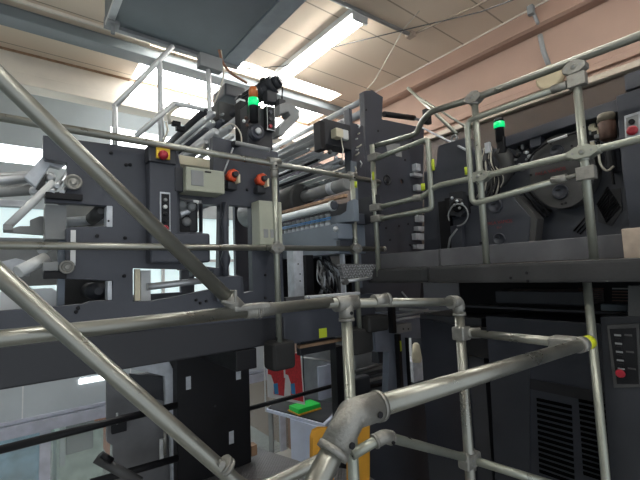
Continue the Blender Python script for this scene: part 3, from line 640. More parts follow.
# beacons
def beacon(px, ytop, ybot, plane, label, amber):
    p0 = P(px, ybot, **plane); p1 = P(px, ytop, **plane); h = p1.z-p0.z
    t = thing('signal_beacon', label, 'beacon', tuple(p0))
    r = .036
    n = h*.45 if amber else h*.58
    MB().lathe((p0.x, p0.y, p0.z), 'Z', [(r*.9, 0), (r*.9, n*.95), (r*1.08, n)], 18).build('base_tube', BLK, t)
    s = h*.23 if amber else h*.26
    MB().lathe((p0.x, p0.y, p0.z+n), 'Z', [(r*1.08, 0), (r*1.15, s*.5), (r*1.08, s)], 20).build('green_lens', GRNG, t)
    if amber: MB().lathe((p0.x, p0.y, p0.z+n+s), 'Z', [(r*1.0, 0), (r*.98, h*.2), (r*.8, h-n-s)], 20).build('amber_lens', AMBL, t)
    else: MB().lathe((p0.x, p0.y, p0.z+n+s), 'Z', [(r*1.08, 0), (r*.9, h-n-s)], 20).build('cap', BLK, t)
    return t
beacon(254, 88, 122, dict(Y=2.55), 'signal beacon lit green under an amber dome, on the left press head', True)
beacon(500.5, 118, 142, dict(X=2.95), 'signal beacon lit green with black cap, on the right press', False)
# white frame rail on top (square tube)
W = thing('service_rail', 'pale square-tube service rail high above the left press', 'railing', (1.0, 3.2, 2.7))
def sq(par, pts, w=.018, name='rail'):
    return MB().tube(pts, w*1.2, 4).build(name, WHT, par)
z_t = 3.6
tp = [P(112, 107, Y=3.2), P(113, 148, Y=3.2)]
def sqp(a, b, w=.016, nm='rail'):
    a = Vector(a); b = Vector(b); d = (b-a); return MB().tube([a, b], w*1.25, 4).build(nm, WHT, W)
q = P(173, 48, Y=3.2); q2 = P(114, 107, Y=3.2)
sqp(P(114, 107, Y=3.2), P(173, 46, Y=3.2)); sqp(P(115, 106, Y=3.2), P(115, 150, Y=3.2), nm='post')
sqp(P(159.5, 62, Y=3.2), P(162, 158, Y=3.2), .018, 'post'); sqp(P(208, 56, Y=3.1), P(211, 158, Y=3.1), .018, 'post')
sqp(P(136, 136, Y=3.1), P(175, 103, Y=3.1)); sqp(P(174, 103, Y=3.1), P(211, 111, Y=3.1)); 
pc = P(212, 60, Y=3.1); MB().box(pc.x-.12, pc.x+.08, 3.06, 3.14, pc.z-.10, pc.z+.02, .004).build('top_bracket', GREY, W)
MB().tube([P(170, 124, Y=3.3), P(168, 115, Y=3.3), P(175, 107, Y=3.3), P(190, 104, Y=3.3)], .014, 10, bend=.06).build('hose', CABW, W)
for q_ in ((176, 122), (180, 127)): boxq(W, (q_[0]-3, q_[1]-2), (q_[0]+5, q_[1]+4), 3.25, .05, BLK, 'clip')
# copper cables from casing
tag(MB().tube([P(219, 50, Y=3.1), P(222, 62, Y=3.1), P(230, 73, Y=3.1), P(247, 83, Y=3.1)], .012, 8, bend=.05).build('power_cable', COPP), 'brown cable drooping from overhead casing to the press motor', 'cable')
tag(MB().tube([P(221, 50, Y=3.2), P(224, 75, Y=3.2), P(219, 92, Y=3.1), P(214, 104, Y=3.1)], .007, 8, bend=.05).build('power_cable', CABW), 'thin pale cable hanging beside the square service post', 'cable')
# upper press with rollers behind left frame top : feed bars high (between post 210 and head) -> included above
# ================================================================ CENTRE PRESS
K = thing('printing_press', 'centre press unit with tall bored side plate, roller bank and ink trough', 'printing press', (2.9, 3.2, 1.4))
YK = 2.62
o1 = PY([(364, 91), (372, 90), (383, 97), (382, 119), (424, 128), (422, 268), (420, 300), (357, 300), (354, 160), (366, 158)], YK)
c1p = P(387, 180, Y=YK); c2p = P(402, 181.5, Y=YK)
MB().prism(o1, 'Y', YK, YK+.07, holes=[circ(c2p.x, c2p.z, .026)]).build('side_plate', DK, K, bevel=.003)
MB().lathe((c1p.x, YK+.005, c1p.z), 'Y', [(.055, 0), (.055, -.012), (.045, -.013), (.045, -.006), (.025, -.006), (.025, -.02)], 24).build('bore_cover', DK2, K)
MB().cyl((c2p.x, YK+.05, c2p.z), 'Y', .03, .06, 18).build('brown_plug', BRN, K)
MB().prism(PY([(386, 145), (389, 143), (400, 144), (401, 149), (402, 157), (396, 156), (394, 153), (388, 154)], YK-.003), 'Y', YK-.004, YK).build('worn_sticker', GREY, K)
b_ = Bolts('bolt', BLK, K)
for q in ((379, 225), (386, 228), (399, 226), (408, 224), (405, 160), (411, 173), (378, 131), (366, 110), (413, 140), (390, 240), (410, 245)):
    p = P(q[0], q[1], Y=YK); b_.lathe((p.x, YK+.001, p.z), 'Y', [(.011, 0), (.011, -.006)], 10)
pass
MB().box(P(352.5, 220, Y=YK).x, P(358, 220, Y=YK).x, YK-.02, YK-.001, 1.5, P(355, 162, Y=YK).z, .003).build('edge_strip', BG, K)
# rear plate
MB().box(2.45, 4.1, 5.05, 5.12, 1.0, 3.5).build('rear_side_plate', DK, K, bevel=.003)
# spindle to the right of tower
bar(K, P(384, 114, Y=2.66), P(414, 118, Y=2.68), .03, BLK, 'spindle'); bar(K, P(412, 118, Y=2.67), P(424, 121, Y=2.68), .018, GREY, 'spindle')
boxq(K, (426, 108), (432, 124), 2.3, .05, BLK, 'spindle_block')
boxq(K, (381, 119), (423, 145), 2.70, .1, DK2, 'upper_block')
# middle tower in front of rollers
boxq(K, (324, 118), (352, 150), 2.60, .14, DK2, 'lamp_housing', .008)
boxq(K, (350, 122), (366, 180), 2.60, .10, DK, 'tower_plate')
boxq(K, (320, 120), (326, 150), 2.56, .10, BLK, 'housing_rim')
boxq(K, (349, 108), (353, 128), 2.68, .08, DK, 'tower_plate')
l = boxq(K, (336, 127), (344, 138), 2.52, .08, CREAM, 'sensor_head', .012); boxq(K, (343, 129), (349, 140), 2.54, .05, WHT, 'sensor_shield', .008)
MB().tube([P(341, 137, Y=2.53), P(343, 150, Y=2.52), P(342, 160, Y=2.5)], .005, 6).build('cable', CABW, K)
random.seed(11)
for k in range(9):
    a = P(357+random.uniform(-2, 6), 128+k*5.5, Y=2.56); b = a + Vector((random.uniform(-.06, .07), .02, random.uniform(-.07, .05)))
    MB().tube([a, (a+b)/2+Vector((0, -.02, 0)), b], .007, 6).build('hose', CABW if k % 2 else WHT, K)
for q in ((330, 152), (336, 158), (341, 163)): 
    p = P(q[0], q[1], Y=2.6); MB().ball(p, .022, seg=10).build('roller_joint', CAST if q[0] != 336 else PLATE, K)
# roller bank: near ends (px,py) at Y0, running away in Y
bank = [((364, 100), 2.7, 5.05, .03, WHT), ((362, 113), 2.72, 5.05, .036, ROLL), ((342, 124), 2.75, 5.05, .03, STL),
        ((322, 131), 2.75, 5.05, .022, STL), ((318, 140), 2.72, 5.05, .026, GREY), ((331, 166), 2.9, 5.05, .03, WHT), ((338, 178), 3.2, 5.05, .026, ROLL), ((322, 170), 3.0, 5.05, .016, DK2), ((318, 160), 3.0, 5.05, .014, BLK), ((308, 150), 3.0, 5.05, .022, ROLL), ((330, 146), 2.72, 5.05, .02, ROLL), ((336, 152), 2.75, 5.05, .03, ROLL),
        ((322, 153), 2.85, 5.05, .018, STL), ((340, 160), 2.75, 5.05, .022, STL), ((345, 163), 2.75, 5.05, .034, ROLL), ((350, 161), 2.9, 5.05, .02, STL),
        ((351, 168), 2.72, 5.05, .026, WHT), ((345, 175), 2.85, 5.05, .02, STL), ((327, 139), 2.9, 5.05, .016, STL), ((312, 142), 2.9, 5.05, .016, WHT)]
for q, a, b, r, m in bank: roller(K, q, a, b, r, m)
# thick banded cylinder and dark drum
pa = P(347, 186, Y=2.70); 
MB().lathe((pa.x-.06, 2.62, pa.z), 'Y', [(.05, 0), (.062, .01), (.062, .2), (.058, .21), (.058, .24), (.062, .25), (.062, 1.0), (.05, 1.01)], 26).build('banded_cylinder', GREY, K)
MB().lathe((pa.x-.06, 2.80, pa.z), 'Y', [(.0635, 0), (.0635, .08)], 26).build('pale_band', PLATE, K)
pd = P(315, 197, Y=3.5); MB().lathe((P(300, 205, Y=3.35).x, 3.3, P(300, 200, Y=3.35).z), 'Y', [(.13, 0), (.17, .02), (.17, 1.2), (.13, 1.22)], 30).build('drum', CAST, K)
# hooks above cylinder
for k in range(4):
    Yk = 2.72+.18*k; MB().torus((pa.x-.06, Yk, pa.z+.04), 'Y', .06, .007, 12, -.8, 1.6).build('hose_hook', GREY, K)
# wooden slat, steel roller, ink keys
def yline(qnear, Ynear, qfar_px, X=None): pass
XT = 2.16
def onX(q, X=XT): return P(q[0], q[1], X=X)
a = onX((345, 197)); b = onX((283, 221)); MB().box(XT-.01, XT+.03, a.y, b.y, a.z-.0, a.z+.028, .003).build('brown_slat', RUST, K)
a = onX((335, 207)); b = onX((285, 220)); zr = onX((315, 210), XT-.04).z; MB().lathe((XT-.04, a.y, zr), 'Y', [(.02, -.04), (.045, -.03), (.045, 0), (.036, .01), (.036, b.y-a.y)], 22).build('steel_roller', WHT, K)
MB().lathe((XT-.04, a.y-.05, zr), 'Y', [(.028, 0), (.04, .01), (.04, .05)], 18).build('roller_end', DK, K)
zk = zr-.105; ys = onX((332, 218)).y; ye = onX((286, 232)).y
n = 10
for k in range(n):
    y = ys + (ye-ys)*(k+.3)/n
    kk = MB().lathe((XT-.03, y, zk-.045), 'Z', [(.024, 0), (.024, .035), (.016, .04), (.016, .065), (.024, .07), (.024, .09)], 12).build('ink_key', GREY, K)
    MB().lathe((XT-.03, y, zk-.058), 'Z', [(.025, 0), (.025, .026)], 12).build('key_ring', PLATE, kk)
MB().tube([(XT-.058, ys-.05, zk+.005), (XT-.058, ye, zk+.005)], .006, 8).build('blue_hose', BLUE, K); MB().tube([(XT-.062, ys-.05, zk-.01), (XT-.062, ye, zk-.01)], .004, 8).build('blue_hose', BLUE, K)
MB().box(XT+.02, XT+.2, ys-.2, ye, zk-.06, zk+.03, .004).build('key_rail', DK, K)
MB().box(XT+.2, XT+.24, ys-.35, ye, zk-.06, zk+.17).build('key_back', DK2, K)
# trough end casting
MB().prism(PX([(353, 199), (347, 202), (346, 211), (340, 215), (328, 217), (328, 224), (354, 221)], XT-.01), 'X', XT-.01, XT+.05).build('end_casting', BG, K, bevel=.003)
# ink trough body
a = onX((345, 226)); zt2 = onX((345, 226)).z; zb2 = onX((345, 250)).z
yN = onX((344, 240)).y; yF = onX((283, 248)).y
MB().box(XT-.06, XT+.25, yN, yF, onX((345, 250)).z-.03, onX((330, 226)).z, .006).build('ink_trough', BG, K)
boxq(K, (337, 223), (353, 239), yN-.06, .06, BG, 'end_bracket'); p = P(336, 229, Y=yN-.07); MB().lathe((p.x, yN-.06, p.z), 'Y', [(.022, 0), (.022, -.015), (.01, -.016), (.008, -.022)], 14).build('end_bolt', STL, K)
boxq(K, (340, 240), (356, 250), yN-.02, .05, DK, 'end_bracket')
# below trough: black recess with pale column and cable bundle
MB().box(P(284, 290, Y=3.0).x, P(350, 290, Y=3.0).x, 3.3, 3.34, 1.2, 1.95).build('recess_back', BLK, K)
boxq(K, (293, 250), (305, 300), 2.75, .1, PLATE, 'pale_column')
b_ = Bolts('bolt', BLK, K)
for q in ((298, 264), (300, 274), (300, 281)): p = P(q[0], q[1], Y=2.75); b_.cyl((p.x, 2.748, p.z), 'Y', .006, .006, 8)
pass
boxq(K, (305, 255), (315, 300), 2.72, .12, BLK, 'black_column')
random.seed(5)
for k in range(34):
    q0 = (317+random.uniform(0, 12), 256+random.uniform(0, 6)); q1 = (322+random.uniform(-6, 20), 276+random.uniform(-6, 10)); q2 = (318+random.uniform(0, 22), 296)
    MB().tube([P(q0[0], q0[1], Y=2.8), P(q1[0], q1[1], Y=2.7), P(q2[0], q2[1], Y=2.8)], random.choice((.005, .008, .012)), 8, bend=.08).build('cable', random.choice((BLK, DK2, GREY, CAST, PLATE, BLK)), K)
boxq(K, (343, 250), (347, 300), 2.45, .05, PLATE, 'edge_column', .003)
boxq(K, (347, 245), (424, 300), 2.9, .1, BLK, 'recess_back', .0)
MB().box(P(352, 380, Y=4.5).x, 4.38, 4.5, 4.9, ZF, 1.95, .01).build('rear_body', CAST, K); MB().box(1.9, 2.7, 3.36, 3.4, 1.2, 1.9, .01).build('rear_panel', DK2, K)
# base beam of centre press (continues left base)
MB().box(P(283, 300, Y=YL).x+.0, P(375, 300, Y=YL).x, YL, YL+.35, P(300, 343, Y=YL).z, P(310, 299, Y=YL).z, .01).build('base_beam', DK, K)
boxq(K, (286, 297.5), (343, 306), YL-.012, .04, CAST, 'worn_ledge', .003); 
boxq(K, (319, 329), (327, 337), YL-.003, .002, FLUO, 'yellow_tape', 0)
a = P(300, 345, Y=YL+.1); MB().box(a.x, a.x+.5, YL+.1, YL+.14, a.z-.03, a.z-.005, .003).build('wooden_batten', RUST, K)
# rounded feet that carry rail posts
for (q0, q1, lab) in (((271, 344), (297, 368), 0), ((351, 330), (375, 352), 1)):
    a = P(q0[0], q0[1], Y=2.345); b = P(q1[0], q1[1], Y=2.345)
    MB().box(a.x+.02, b.x, 2.345, YL-.001, b.z, a.z, .035).build('outrigger_foot', RUB, L if lab == 0 else K)
MB().box(1.2, 1.36, YL+.002, 3.2, 1.0, z0-.002, .01).build('under_arm', BLK, L)
boxq(K, (369, 317), (390, 330), 2.3, .15, RUB, 'rubber_buffer', .03)
# ================================================================ PLATFORM AND RIGHT PRESS
XS = 2.30
PF = thing('access_platform', 'raised walkway slab with dark cast edge in front of the right press', 'platform', (2.7, 1, 1.55))
yk0 = onX((424, 280), XS).y; yk1 = P(368, 283, X=2.36).y
pl = P(592, 335, X=2.42); pipe(PF, [(2.42, pl.y, ZF), (2.42, pl.y, 1.545)], m=PIPE2, name='support_post', r=.021)
MB().prism([(XS, -1.5), (XS, yk0-.05), (XS+.04, yk0+.0), (XS+.05, yk0+.06), (XS+.05, yk1), (3.0, yk1), (3.0, -1.5)], 'Z', 1.548, 1.662).build('edge_slab', mat('slab_casting', (.034, .034, .035), .42, 0, .2, 5, .3, 60), PF, bevel=.018)
ykb = P(441, 262, X=2.47).y
MB().prism([(2.47, -1.5), (2.47, ykb), (2.50, ykb+.04), (2.50, P(380, 270, X=2.5).y), (2.56, P(380, 270, X=2.5).y), (2.56, -1.5)], 'Z', 1.664, P(441, 249, X=2.47).z).build('toe_board', mat('toe_board_grey', (.135, .135, .145), .4, .2, .12, 6), PF, bevel=.004)
# diamond plate end ramp
MB().prism([(P(340, 264, Y=2.3).x, P(340, 264, Y=2.3).z), (P(345, 281, Y=2.3).x, P(345, 281, Y=2.3).z), (P(381, 278, Y=2.3).x, P(381, 278, Y=2.3).z), (P(378, 264, Y=2.3).x, P(378, 264, Y=2.3).z)], 'Y', 2.30, 2.34).build('tread_panel', TREADV, PF, bevel=.002)
lz = MB(); pa_ = P(342, 265, Y=2.3); pb_ = P(380, 279, Y=2.3)
for i in range(13):
    for j in range(5):
        x = pa_.x+.02+(pb_.x-pa_.x-.04)*(i+.5*(j % 2))/13; z = pa_.z-.012-(pa_.z-pb_.z-.02)*j/5
        lz.box(x-.009, x+.009, 2.295, 2.30, z-.003, z+.003, 0, Matrix.Rotation(.7 if (i+j) % 2 else -.7, 3, 'Y'))
lz.build('tread_lugs', STL, PF)
bar(PF, P(347, 281, Y=2.26), P(370, 278, Y=2.26), .014, STL, 'edge_tube'); p = P(345, 282, Y=2.25); MB().cyl((p.x, 2.25, p.z), 'Y', .022, .04, 14).build('tube_end', CAST, PF)
b_ = Bolts('bolt', BLK, PF)
for q in ((511, 278), (527, 273), (528, 281), (481, 243-.0)):
    p = P(q[0], q[1], X=XS); b_.lathe((XS, p.y, p.z), 'X', [(.009, 0), (.009, -.003)], 8)
pass
RP = thing('printing_press', 'right press unit with round dark covers marked in red behind the platform rail', 'printing press', (3.1, 1.2, 1.67))
XR = 3.0
def boxx(par, q0, q1, X, D, m, name, bev=.006):
    a = P(q0[0], q0[1], X=X); b = P(q1[0], q1[1], X=X)
    return MB().box(X, X+D, min(a.y, b.y), max(a.y, b.y), min(a.z, b.z), max(a.z, b.z), bev).build(name, m, par)
# back plate
bp_ = PX([(498, 148), (640, 96), (700, 75), (700, 255), (425, 262), (427, 170), (470, 150)], XR+.12)
MB().prism(bp_, 'X', XR+.12, XR+.18).build('back_plate', DK, RP, bevel=.004)
MB().prism(PX([(505, 137), (620, 98), (620, 111), (580, 122), (505, 147)], XR-.05), 'X', XR-.05, XR+.11).build('top_beam', DK, RP, bevel=.005)
# big front plate (grey) at left with lifting eye
MB().prism(PX([(438, 146), (466, 137), (474, 150), (474, 262), (424, 262), (424, 172), (436, 168)], XR+.0), 'X', XR+.0, XR+.11).build('front_plate', DK, RP, bevel=.004)
p = P(454, 138, X=XR+.04); MB().torus((XR+.04, p.y, p.z-.005), 'X', .026, .010, 16).build('lifting_eye', GREY, RP)
# round cover 1
cc = P(560, 171, X=XR); 
ry = abs(P(531, 171, X=XR).y-P(594, 171, X=XR).y)/2; cc.y = (P(531, 171, X=XR).y+P(594, 171, X=XR).y)/2; rz = abs(P(562, 134, X=XR).z-P(562, 208, X=XR).z)/2
MB().prism(circ(cc.y, cc.z, ry*1.06, 48, rz*1.02), 'X', XR+.0, XR+.118).build('round_cover', CAST, RP, bevel=.006)
def hub(par, q, X, r, m=DK, nm='bearing_cap'):
    p = P(q[0], q[1], X=X); c = MB().lathe((X, p.y, p.z), 'X', [(r, .005), (r, -.012), (r*.88, -.014), (r*.86, -.006), (r*.1, -.006)], 28).build(nm, m, par)
    MB().box(X-.016, X-.004, p.y-.004, p.y+.025, p.z+.01, p.z+.018).build('notch', BLK, c); return p
hub(RP, (560.5, 192), XR, .052); hub(RP, (557, 151), XR, .045)
b_ = Bolts('bolt', BLK, RP)
for q in ((534, 166), (531, 175), (562, 204), (566, 203), (589, 190), (551, 144), (584, 150), (572, 146)):
    p = P(q[0], q[1], X=XR); b_.lathe((XR+.001, p.y, p.z), 'X', [(.008, 0), (.008, -.006)], 8)
pass
text('red_writing', 'PALA VAMOS', .034, REDT, P(550, 171.5, X=XR-.002), ((0, -1, 0), (0, 0, 1)), RP)
text('red_writing', 'H-II', .028, REDT, P(555, 174.5, X=XR-.002)+Vector((0, 0, -.02)), ((0, -1, 0), (0, 0, 1)), RP)
# second cover (hexagonal guard)
XH = 2.9
MB().prism(PX([(444, 187), (472, 206), (512, 196), (530, 217), (528, 248), (520, 262), (440, 262), (438, 215)][1:], XH), 'X', XH, XH+.1).build('guard_cover', DK, RP, bevel=.006)
MB().prism(PX([(512, 196), (517, 195), (537, 218), (533, 262), (520, 262), (528, 248), (530, 217)], XH+.005), 'X', XH+.01, XH+.12).build('guard_rim', CAST, RP, bevel=.004)
hub(RP, (495.5, 206), XH, .055); hub(RP, (499.5, 239), XH, .045)
text('red_writing', 'PALA VAMOS', .034, REDT, P(499, 222.5, X=XH-.002), ((0, -1, 0), (0, 0, 1)), RP)
text('red_writing', 'H-I', .028, REDT, P(499, 227.5, X=XH-.002), ((0, -1, 0), (0, 0, 1)), RP)
# diagonal dark slots and rods
def dslot(q0, q1, w=.008, X=XR+.1, m=BLK):
    MB().tube([P(q0[0], q0[1], X=X), P(q1[0], q1[1], X=X)], w, 6).build('slot', m, RP)
dslot((524, 194), (545, 217), .008, XR+.05, BLK); dslot((529, 192), (549, 213), .008, XR+.05, BLK)
p = P(546, 213, X=XR+.08); MB().ball(p, .035, (.6, 1, 1)).build('shaft_end', BLK, RP)
for k in range(9):
    t_ = k/8; dslot((597+9*t_, 205+17*t_), (608+12*t_, 187+19*t_), .0065, XR+.108)
for k in range(3): dslot((574+3*k, 231+1.5*k), (590+2.6*k, 212+3*k), .0065, XR+.115)
MB().prism(PX([(597, 208), (606, 190), (620, 188), (622, 210), (611, 226), (598, 222)], XR+.105), 'X', XR+.112, XR+.12).build('louvre_panel', DK2, RP)
# tubes around: valve cluster
random.seed(21)
for k in range(26):
    q = (508+random.uniform(-1, 24), 150+random.uniform(-4, 24)); p = P(q[0], q[1], X=XR+random.uniform(-.02, .08))
    MB().ball(p, random.uniform(.010, .02), (1, random.uniform(.7, 1.5), random.uniform(.7, 1.5)), 8).build('valve_fitting', random.choice((BLK, GREY, GREY, PLATE, CAST, DK2)), RP)
boxx(RP, (529, 137), (541, 145), XR-.03, .08, DK, 'sensor_box')
MB().tube([P(528, 162, X=2.96), P(533, 153, X=2.95), P(548, 142, X=2.95), P(562, 137, X=2.95), P(580, 131, X=2.96)], .008, 8, bend=.06).build('cable', BLK, RP)
MB().tube([P(548, 142, X=2.945), P(567, 135.5, X=2.94)], .010, 8).build('cable_sleeve', WHT, RP)
# dark shroud + cables near x 480-500
MB().tube([P(500, 150, X=2.98), P(509, 163, X=3.0), P(503, 180, X=3.02), P(488, 186, X=3.02)], .055, 16, bend=.1).build('flexible_duct', CAST, RP)
for k in range(18):
    o_ = random.uniform(-6, 9); u_ = random.uniform(-5, 5)
    MB().tube([P(488+o_*.6, 147, X=2.93), P(484+u_+o_, 163+u_, X=2.90), P(494+o_*1.2-u_, 178, X=2.94), P(484+o_*1.8+u_, 198, X=2.96)], random.choice((.004, .006, .008)), 6, bend=.08).build('cable', random.choice((CABW, GREY, DK2, BLK, BLK, CAST)), RP)
boxx(RP, (484, 143), (490, 152), 2.9, .03, PLATE, 'pale_switch', .006)
boxx(RP, (496, 138), (505, 152), 2.93, .06, BLK, 'lamp_bracket')
# right column console
RC = thing('control_column', 'tall slate control column at right edge with pale plate and red button', 'control column', (2.75, .6, 1.7))
XQ = 2.72
MB().prism(PX([(616, 96), (640, 88), (690, 71), (690, 262), (633, 262), (629, 222), (622, 170)], XQ), 'X', XQ, XQ+.3).build('column_body', DK, RC, bevel=.004)
MB().prism(PX([(623, 74), (690, 50), (690, 68), (624, 90)], XQ-.0), 'X', XQ+.02, XQ+.3).build('top_box', DK, RC, bevel=.003)
MB().prism(PX([(624, 116), (640, 111), (640, 135), (625, 139)], XQ-.012), 'X', XQ-.012, XQ-.001).build('button_plate', PLATE, RC, bevel=.003)
MB().prism(PX([(626, 118), (638.5, 114), (638.5, 133), (627, 136.5)], XQ-.015), 'X', XQ-.016, XQ-.013).build('plate_recess', GREY, RC)
p = P(633, 131, X=XQ-.03); MB().lathe((XQ-.015, p.y, p.z), 'X', [(.016, 0), (.016, -.02), (.026, -.022), (.026, -.035), (.014, -.042)], 16).build('red_button', RED, RC)
p = P(632, 122, X=XQ-.02); MB().lathe((XQ-.015, p.y, p.z), 'X', [(.014, 0), (.014, -.02)], 14).build('black_button', BLK, RC)
# brown canister + valves
p0 = P(608.5, 140, X=2.9); p1 = P(608.5, 113, X=2.9)
can = thing('filter_canister', 'brown and tan cylinder beside the tall control column at right', 'canister', tuple(p0))
MB().lathe((2.9, p0.y, p0.z), 'Z', [(.035, 0), (.046, .01), (.046, (p1.z-p0.z)*.68), (.043, (p1.z-p0.z)*.7)], 22).build('body', BRN, can)
MB().lathe((2.9, p0.y, p0.z+(p1.z-p0.z)*.7), 'Z', [(.048, 0), (.048, (p1.z-p0.z)*.25), (.04, (p1.z-p0.z)*.3)], 22).build('cap', mat('olive_cap', (.18, .16, .12), .5), can)
for k in range(16):
    q = (592+random.uniform(-2, 8), 122+random.uniform(-2, 24)); p = P(q[0], q[1], X=XR+random.uniform(-.06, .04))
    MB().box(p.x, p.x+.03, p.y-random.uniform(.008, .02), p.y+.015, p.z-.012, p.z+random.uniform(.01, .025), .003).build('valve_fitting', random.choice((PLATE, CREAM, GREY, BLK)), RP)
MB().tube([P(598, 147, X=2.86), P(600, 165, X=2.86), P(607, 172, X=2.86), P(614, 166, X=2.86)], .007, 8, bend=.08).build('cable', CABW, RP)
boxx(RP, (602, 141), (616, 170), 2.96, .14, DK2, 'pump_body', .03)
boxx(RP, (610, 165), (614, 184), 2.95, .03, BLK, 'slot', .003)
tb = thing('tan_box', 'small tan box at the right end of the platform toe board', 'box', (2.45, .56, 1.67))
boxx(tb, (621, 229), (660, 257), 2.4, .06, TAN, 'box_body', .004); b = None
# left of right press: gearbox with cable loop (440-470)
boxx(RP, (444, 198), (464, 213), 2.8, .15, BLK, 'gearbox', .01)
MB().prism(PX([(449, 193), (462, 191), (465, 212), (460, 217), (450, 215)], 2.76), 'X', 2.76, 2.82).build('gearbox_frame', DK2, RP)
p = P(457, 205, X=2.74); MB().lathe((2.76, p.y, p.z), 'X', [(.055, 0), (.055, -.02), (.03, -.03)], 18).build('gearbox_hub', BLK, RP)
for k in range(5): pp = P(452+k*2.5, 198+(k*7) % 11, X=2.72); MB().ball(pp, .012, seg=8).build('valve_fitting', GREY if k % 2 else PLATE, RP)
MB().torus((2.70, P(458, 216, X=2.7).y, P(458, 215, X=2.7).z), 'X', .085, .006, 28, -2.0, 3.3).build('cable_loop', GREY, RP)
MB().tube([P(457, 229, X=2.7), P(450, 238, X=2.7), P(448, 250, X=2.7)], .008, 8).build('cable', GREY, RP)
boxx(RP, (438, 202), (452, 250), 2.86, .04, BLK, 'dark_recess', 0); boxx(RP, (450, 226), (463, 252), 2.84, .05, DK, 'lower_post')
# between centre plate and right plate: pale bits
for (a_, b_2) in (((416, 163), (421, 171)), ((414, 172), (423, 177)), ((417, 184), (423, 191)), ((419, 215), (425, 222)), ((418, 226), (426, 231)), ((416, 233), (427, 240)), ((417, 244), (427, 249))):
    boxq(K, a_, b_2, 2.55, .06, PLATE, 'spacer_block', .006)
bar(K, P(423, 128, Y=2.5), P(470, 152, X=2.9), .010, PLATE, 'stay_rod'); bar(K, P(408, 88, X=3.6), P(457, 134, X=3.4), .018, PIPE2, 'stay_rod'); bar(K, P(418, 97, X=3.5), P(468, 128, X=3.5), .012, PIPE2, 'stay_rod')
# ventilator disc on pink wall and conduit
wl = thing('wall_box', 'round beige wall box with conduit on the pink beam', 'fixture', tuple(P(549, 78, X=4.4)))
p = P(549, 77, X=4.3); MB().lathe((4.36, p.y, p.z), 'X', [(.13, 0), (.13, -.06), (.11, -.07)], 20).build('box_body', mat('beige_wall_box', (.34, .29, .19), .6), wl)
MB().tube([P(549, 66, X=4.33), P(543, 50, X=4.33), P(540, 35, X=4.33)], .025, 8).build('conduit', GREY, wl)
MB().tube([P(538, 24, X=4.33), P(533, 12, X=4.33), P(530, -6, X=4.33)], .018, 8).build('conduit', GREY, wl); boxx(wl, (526, 3), (533, 12), 4.26, .06, GREY, 'junction_box')
# ================================================================ BELOW THE PLATFORM (right)
CB = thing('machine_cabinet', 'black louvred cabinet under the platform at right', 'cabinet', (2.8, .9, ZF))
XB = 2.62
ya, yb = P(640, 350, X=XB).y-.4, P(488, 350, X=XB).y
MB().prism([(ya, ZF), (yb, ZF), (yb, 1.30), (ya, 1.30)], 'X', XB, XB+.5).build('body', mat('cabinet_navy', (.013, .015, .023), .42, 0, .2, 4), CB, bevel=.004)
def louvre(x0, y0t, x1, y1t, x0b, ybot, n, nm='louvre'):
    for k in range(n):
        pa = P(x0+(x0b-x0)*k/n, y0t+(ybot-y0t)*k/n, X=XB); pb = P(x1+(x0b-x0)*k/n, y1t+(ybot-y0t)*k/n, X=XB)
        MB().box(XB-.008, XB+.0, min(pa.y, pb.y), max(pa.y, pb.y), pa.z-.010, pa.z+.007, .0).build(nm, VOID, CB)
louvre(537, 399, 571, 400, 540, 476, 14); louvre(579, 400, 615, 402, 584, 478, 14)
boxx(CB, (530, 389), (608, 393), XB-.004, .004, BLK, 'seam', 0)
MB().prism(PX([(490, 370), (530, 368), (530, 480), (496, 490)], XB-.003), 'X', XB-.006, XB-.001).build('side_panel', mat('cabinet_slate', (.016, .018, .024), .4), CB)
MB().box(4.38, 4.43, 2.5, 4.5, ZF, 1.95).build('rear_sheet', DK2, K); MB().box(3.05, 3.12, -1.5, 1.95, ZF, 1.55).build('back_sheet', BLK, CB)
# upper recess machinery under the slab
boxx(CB, (495, 291), (588, 306), 2.72, .3, DK2, 'cross_rail'); boxx(CB, (440, 306), (640, 313), 2.66, .1, DK2, 'cross_rail')
for k in range(8): boxx(CB, (578, 288+k*2), (603, 289+k*2), 2.8, .01, BRN, 'brown_grille', 0)
for k in range(5): boxx(CB, (612, 288+k*3), (628, 289.4+k*3), 2.68, .01, BRN if k else GREY, 'brown_grille', 0)
boxx(CB, (600, 304), (628, 312), 2.64, .05, mat('blue_grey_tray', (.09, .11, .13), .5), 'tray')
RB = thing('control_panel', 'grey control panel with lit keys and red button under the platform at right', 'control panel', (2.55, .6, .8))
XN = 2.5
MB().prism(PX([(600, 317), (680, 314), (680, 500), (612, 500), (606, 420)], XN), 'X', XN, XN+.11).build('panel_body', DK2, RB, bevel=.004)
MB().prism(PX([(607, 325), (639, 323), (640, 387), (614, 388)], XN-.004), 'X', XN-.008, XN-.001).build('frame_plate', CAST, RB, bevel=.002)
MB().prism(PX([(609.5, 329), (636, 328), (639, 384), (617, 384)], XN-.012), 'X', XN-.012, XN-.008).build('key_field', BLK, RB)
for k in range(5):
    for (xa, w_, mm) in ((614, 7, GREY), (624, 8, CAST)):
        if k in (1, 3) and xa == 624: continue
        boxx(RB, (xa+k*.9, 334+k*8.4), (xa+k*.9+w_, 336.5+k*8.4), XN-.016, .004, mm, 'legend_strip', 0)
for k in range(4): boxx(RB, (615+k*.9, 338+k*8.4), (621+k*.9, 342+k*8.4), XN-.02, .008, BLK, 'key', .001)
p = P(621, 373, X=XN-.02); MB().lathe((XN-.012, p.y, p.z), 'X', [(.014, 0), (.022, -.02), (.018, -.03)], 16).build('red_button', RED, RB)
MB().prism(PX([(628, 286), (700, 284), (700, 318), (628, 316)], XN), 'X', XN, XN+.14).build('upper_block', CAST, RB)
